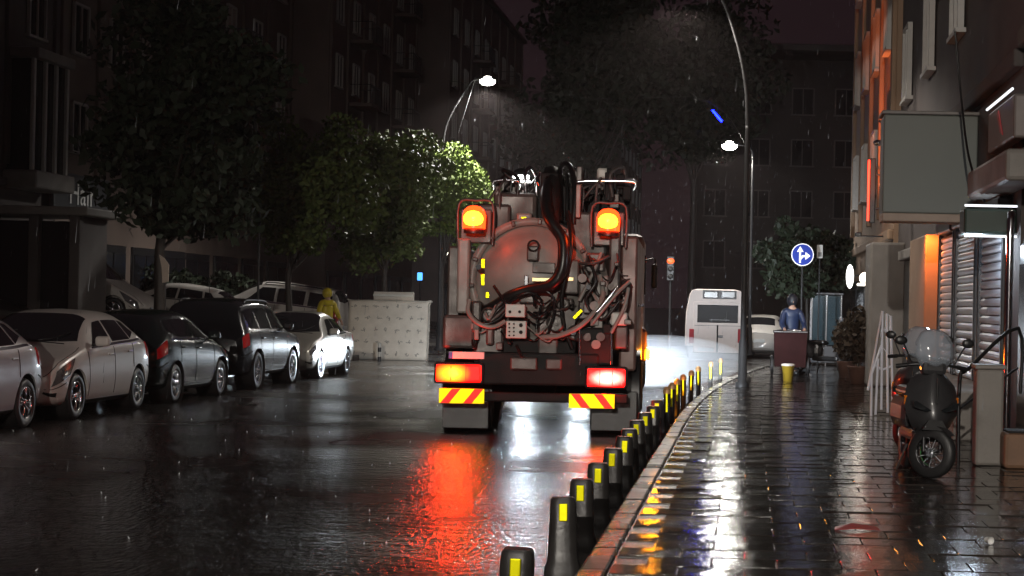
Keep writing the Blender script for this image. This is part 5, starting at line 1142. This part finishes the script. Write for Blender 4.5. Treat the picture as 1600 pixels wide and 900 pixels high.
# ------------------------------------------------------------------ lit shop signs, booth, plants on the right
ox, oz = W(1328, 432, 46); os_ = thing('oval_sign', 'tall white lit oval sign on the right hand frontage', 'sign', (ox, 46, oz)); MB().ball((0, 0, 0), .30, 16, 10, .32, .25, 1.0).build('lit_face', emat('lit white oval', (1, .98, .92), 3.2), os_); MB().tube([(0, .05, .0), (.3, .05, .05), (.62, .05, .05)], .02, 6, 1).build('bracket', M_steel, os_)
gx, gz = W(1352, 436, 43); gl = thing('globe_lamp', 'white globe wall lamp on a bar beside the oval sign', 'lamp', (gx, 43, gz)); MB().ball((0, 0, .02), .14, 16, 10).build('globe', emat('lit warm globe', (1, .94, .82), 3.6), gl); MB().bbox((0, 0, -.13), (.38, .08, .06), .02).build('bar', emat('lit warm globe', (1, .94, .82), 3.6), gl); MB().tube([(.1, .05, -.13), (.45, .06, -.13)], .02, 6, 1).build('bracket', M_steel, gl); light('POINT', 'globe_light', gl, (0, -.25, 0), 12, (1, .92, .8), size=.14)
kx0, ky0 = G(1292, 572, PZ); kb = thing('glazed_booth', 'narrow glazed booth with bluish glass on the pavement', 'booth', (kx0, ky0 + 1, PZ))
M_bglass = mat('bluish glass', (.06, .10, .12), .1, var=.2, spec=.8, alpha=.55)
for x in (-.42, 0, .42):
    for y in (0, .8): MB().bbox((x, y, 1.0), (.05, .05, 2.0), .01).build('post', M_chrome, kb)
MB().bbox((0, .4, 2.03), (.98, .95, .08), .02).build('roof', M_steel, kb); MB().bbox((0, .4, .3), (.9, .86, .5), .02).build('base', M_steel, kb)
for x in (-.21, .21): MB().box((x, 0, 1.27), (.36, .015, 1.4)).build('pane', M_bglass, kb)
for x in (-.42, .42): MB().box((x, .4, 1.27), (.015, .72, 1.4)).build('pane', M_bglass, kb)
for k, (px, py, h_, lab) in enumerate(((1340, 600, 1.5, 'dark potted shrub beside the tube rack'), (1322, 590, 1.2, 'dark potted shrub next to the glazed booth'), (1415, 600, 1.0, 'dark potted shrub by the stone pier'))):
    X, Y = G(px, py, PZ); t_ = thing('potted_shrub', lab, 'plant', (X, Y, PZ), group='potted shrubs on the pavement'); MB().lathe([(.0, 0), (.16, 0), (.22, .36), (.24, .38), (.2, .38), (.18, .34), (0, .34)], n=16).build('pot', mat('terracotta pot', (.14, .07, .05), .6, var=.2), t_)
    rnd = np.random.default_rng(50 + k); n = 900; d = rnd.normal(size=(n, 3)); d /= np.linalg.norm(d, axis=1)[:, None]; P = d * (rnd.uniform(.2, 1, n) ** .5)[:, None] * np.array([.34, .34, h_ / 2 - .12]) + np.array([0, 0, .3 + h_ / 2]); u = rnd.normal(size=(n, 3)) * .05; v = rnd.normal(size=(n, 3)) * .03
    V = np.stack([P - u, P + v, P + u, P - v], 1); me = bpy.data.meshes.new('foliage'); me.from_pydata(V.reshape(-1, 3).tolist(), [], np.arange(n * 4).reshape(n, 4).tolist()); me.materials.append(leaf_mat('russet leaves', (.05, .03, .02), (.02, .02, .012))); obj('foliage', me, t_)
    MB().tube([(0, 0, .3), (.03, 0, .6), (0, 0, .3 + h_ * .6)], [.025, .01], 6, 3).build('stem', M_bark, t_)
# ------------------------------------------------------------------ blue light line over the street, red signal, far lit signs
b0, bz0 = W(1113, 172, 58); b1_, bz1 = W(1128, 190, 58); bl = thing('blue_light', 'slanting blue light tube hanging high over the street', 'light', ((b0 + b1_) / 2, 58, (bz0 + bz1) / 2)); dx_, dz_ = (b1_ - b0) / 2, (bz1 - bz0) / 2
MB().cyl((-dx_, 0, -dz_), (dx_, 0, dz_), .035, n=8).build('tube', emat('lit blue tube', (.0012, .0035, 1.0), 70), bl)
wr = MB().tube([(-9.5, 58, 8.6), (-5, 58, 8.15), (b0 - .1, 58, bz0 + .25), (.1, 62, 6.6)], .01, 5, 6).build('overhead_wire', M_hose); tag(wr, 'thin overhead wire carrying the blue light tube', 'wire')
MB().tube([(0, 0, 0), (0, 0, .28)], .008, 5, 1).build('hanger', M_hose, bl)
tx_, tz_ = W(1048, 408, 70); ts = thing('traffic_signal', 'traffic signal with a red lamp between lorry and minibus', 'traffic signal', (tx_, 70, 0)); MB().cyl((0, .1, 0), (0, .1, tz_ + .1), .05, n=10).build('pole', M_pole, ts); MB().bbox((0, 0, tz_ - .28), (.3, .16, .95), .04).build('housing', M_black, ts)
MB().ball((0, -.08, tz_), .12, 14, 8, 1.2, .5, .9).build('red_lamp', emat('lit red signal', (1, .12, .03), 1.6), ts); MB().ball((0, -.08, tz_ - .3), .1, 12, 8, 1, .4, 1).build('amber_lamp', M_black, ts); MB().ball((0, -.08, tz_ - .58), .1, 12, 8, 1, .4, 1).build('green_lamp', M_black, ts)
for (px, py, Y, wd, ht, col, es, lab) in ((706, 394, 78, .5, .34, (1, .93, .75), 5, 'warm white lit shop sign left of the lorry'), (656, 432, 80, .22, .34, (.08, .35, .9), 2.4, 'small blue lit sign left of the lorry'), (1284, 386, 88, .3, .25, (.6, .62, .6), .5, 'faint pale sign far down the right hand side')):
    X, Z = W(px, py, Y); q = thing('lit_sign', lab, 'sign', (X, Y, Z)); MB().bbox((0, 0, 0), (wd, .08, ht), .03).build('lit_face', emat('lit face ' + lab, col, es), q); MB().bbox((0, .1, 0), (wd + .1, .1, ht + .1), .03).build('casing', M_steel, q); MB().cyl((0, .15, -Z), (0, .15, -ht / 2), .04, n=8).build('post', M_pole, q)
xw, zw = W(1372, 205, 34); wl = thing('wall_bracket', 'dark bracket with bright fitting above the sign box corner', 'lamp', (RX - .02, 33.6, zw)); MB().tube([(0, 0, .1), (-.6, 0, .0), (xw - RX, 0, .15)], .02, 6, 1).build('arm', M_steel, wl); MB().ball((xw - RX, 0, -.25), .06, 10, 8, 1.6, 1, 1).build('fitting', M_chrome, wl)
# litter on the pavement
lx, ly = G(1338, 828, PZ); lt = MB(); random.seed(3)
lt.add([(-.16, -.08, .004), (.0, -.10, .02), (.17, -.06, .006), (.15, .09, .012), (-.02, .11, .035), (-.15, .08, .006)], [(0, 1, 4, 5), (1, 2, 3, 4)]); lto = lt.build('red_wrapper', mat('red wrapper', (.42, .02, .02), .3, var=.15), None, (lx, ly, PZ + .004)); tag(lto, 'flattened red wrapper lying on the wet pavement', 'litter'); md = lto.modifiers.new('t', 'SOLIDIFY'); md.thickness = .003
lx, ly = G(1541, 850, PZ); cu = MB().lathe([(.02, 0), (.026, .05), (.028, .052), (.024, .048), (0, .006)], n=12).build('paper_cup', mat('white paper', (.8, .8, .78), .6, var=.05), None, (lx, ly, PZ + .028), (R(90), 0, R(30))); tag(cu, 'tiny white paper cup lying on the pavement near the right corner', 'litter')
# ------------------------------------------------------------------ rain and splashes
rnd = np.random.default_rng(77)
n = 260; X = rnd.uniform(-9.2, -1.4, n); Y = 9 + 40 * rnd.uniform(0, 1, n) ** 1.4; sp_ = MB()
for i in range(n):
    h_ = rnd.uniform(.004, .015) * (1 + Y[i] / 25); r_ = h_ * .35
    sp_.add([(X[i] - r_, Y[i], .002), (X[i] + r_, Y[i] - r_, .002), (X[i], Y[i] + r_, .002), (X[i] + rnd.normal() * r_, Y[i], .002 + h_)], [(0, 1, 3), (1, 2, 3), (2, 0, 3)])
so = sp_.build('rain_splashes', mat('rain splash', (.7, .73, .75), .2, var=.05)); tag(so, 'tiny bright rain splashes jumping off the wet road', 'splash', kind='stuff')
n = 2600; X = rnd.uniform(-14, 5, n); Y = 10 + 60 * rnd.uniform(0, 1, n) ** .8; Z = rnd.uniform(0, 11, n); rn = MB(); V = []; Fc = []
for i in range(n):
    l_ = rnd.uniform(.06, .16); w_ = .0012 + .00003 * Y[i]; k = len(V)
    V += [(X[i] - w_, Y[i], Z[i]), (X[i] + w_, Y[i] - w_, Z[i]), (X[i], Y[i] + w_, Z[i]), (X[i] + .01, Y[i], Z[i] + l_)]; Fc += [(k, k + 1, k + 3), (k + 1, k + 2, k + 3), (k + 2, k, k + 3)]
rn.add(V, Fc); ro = rn.build('rain', mat('rain streak', (.22, .23, .25), .15, var=.02)); tag(ro, 'thin streaks of falling rain', 'rain', kind='stuff')
# ------------------------------------------------------------------ wet night air
hz = bpy.data.materials.new('rain haze'); hz.use_nodes = True; hn = hz.node_tree; hn.nodes.clear(); ho = hn.nodes.new('ShaderNodeOutputMaterial'); pv = hn.nodes.new('ShaderNodeVolumePrincipled'); pv.inputs['Color'].default_value = (.92, .78, .78, 1); pv.inputs['Density'].default_value = 0.00052; pv.inputs['Anisotropy'].default_value = .35
hn.links.new(pv.outputs[0], ho.inputs['Volume'])
hb_ = MB().box((-8, 78, 13.4), (96, 220, 29)).build('haze', hz); tag(hb_, 'thin rain haze filling the street', 'haze', kind='stuff'); hb_.visible_shadow = True

sm = bpy.data.materials.new('road spray'); sm.use_nodes = True; sn = sm.node_tree; sn.nodes.clear(); so2 = sn.nodes.new('ShaderNodeOutputMaterial'); sv2 = sn.nodes.new('ShaderNodeVolumePrincipled'); sv2.inputs['Color'].default_value = (.9, .94, 1, 1); sv2.inputs['Density'].default_value = 0.075; sv2.inputs['Anisotropy'].default_value = .0
sn.links.new(sv2.outputs[0], so2.inputs['Volume'])
spr = MB().ball((-1.9, 40, .55), 1.0, 24, 14, 1.9, 7.5, .52).build('road_spray', sm); tag(spr, 'low mist of rain spray lit by the lorry headlamps', 'mist', kind='stuff')
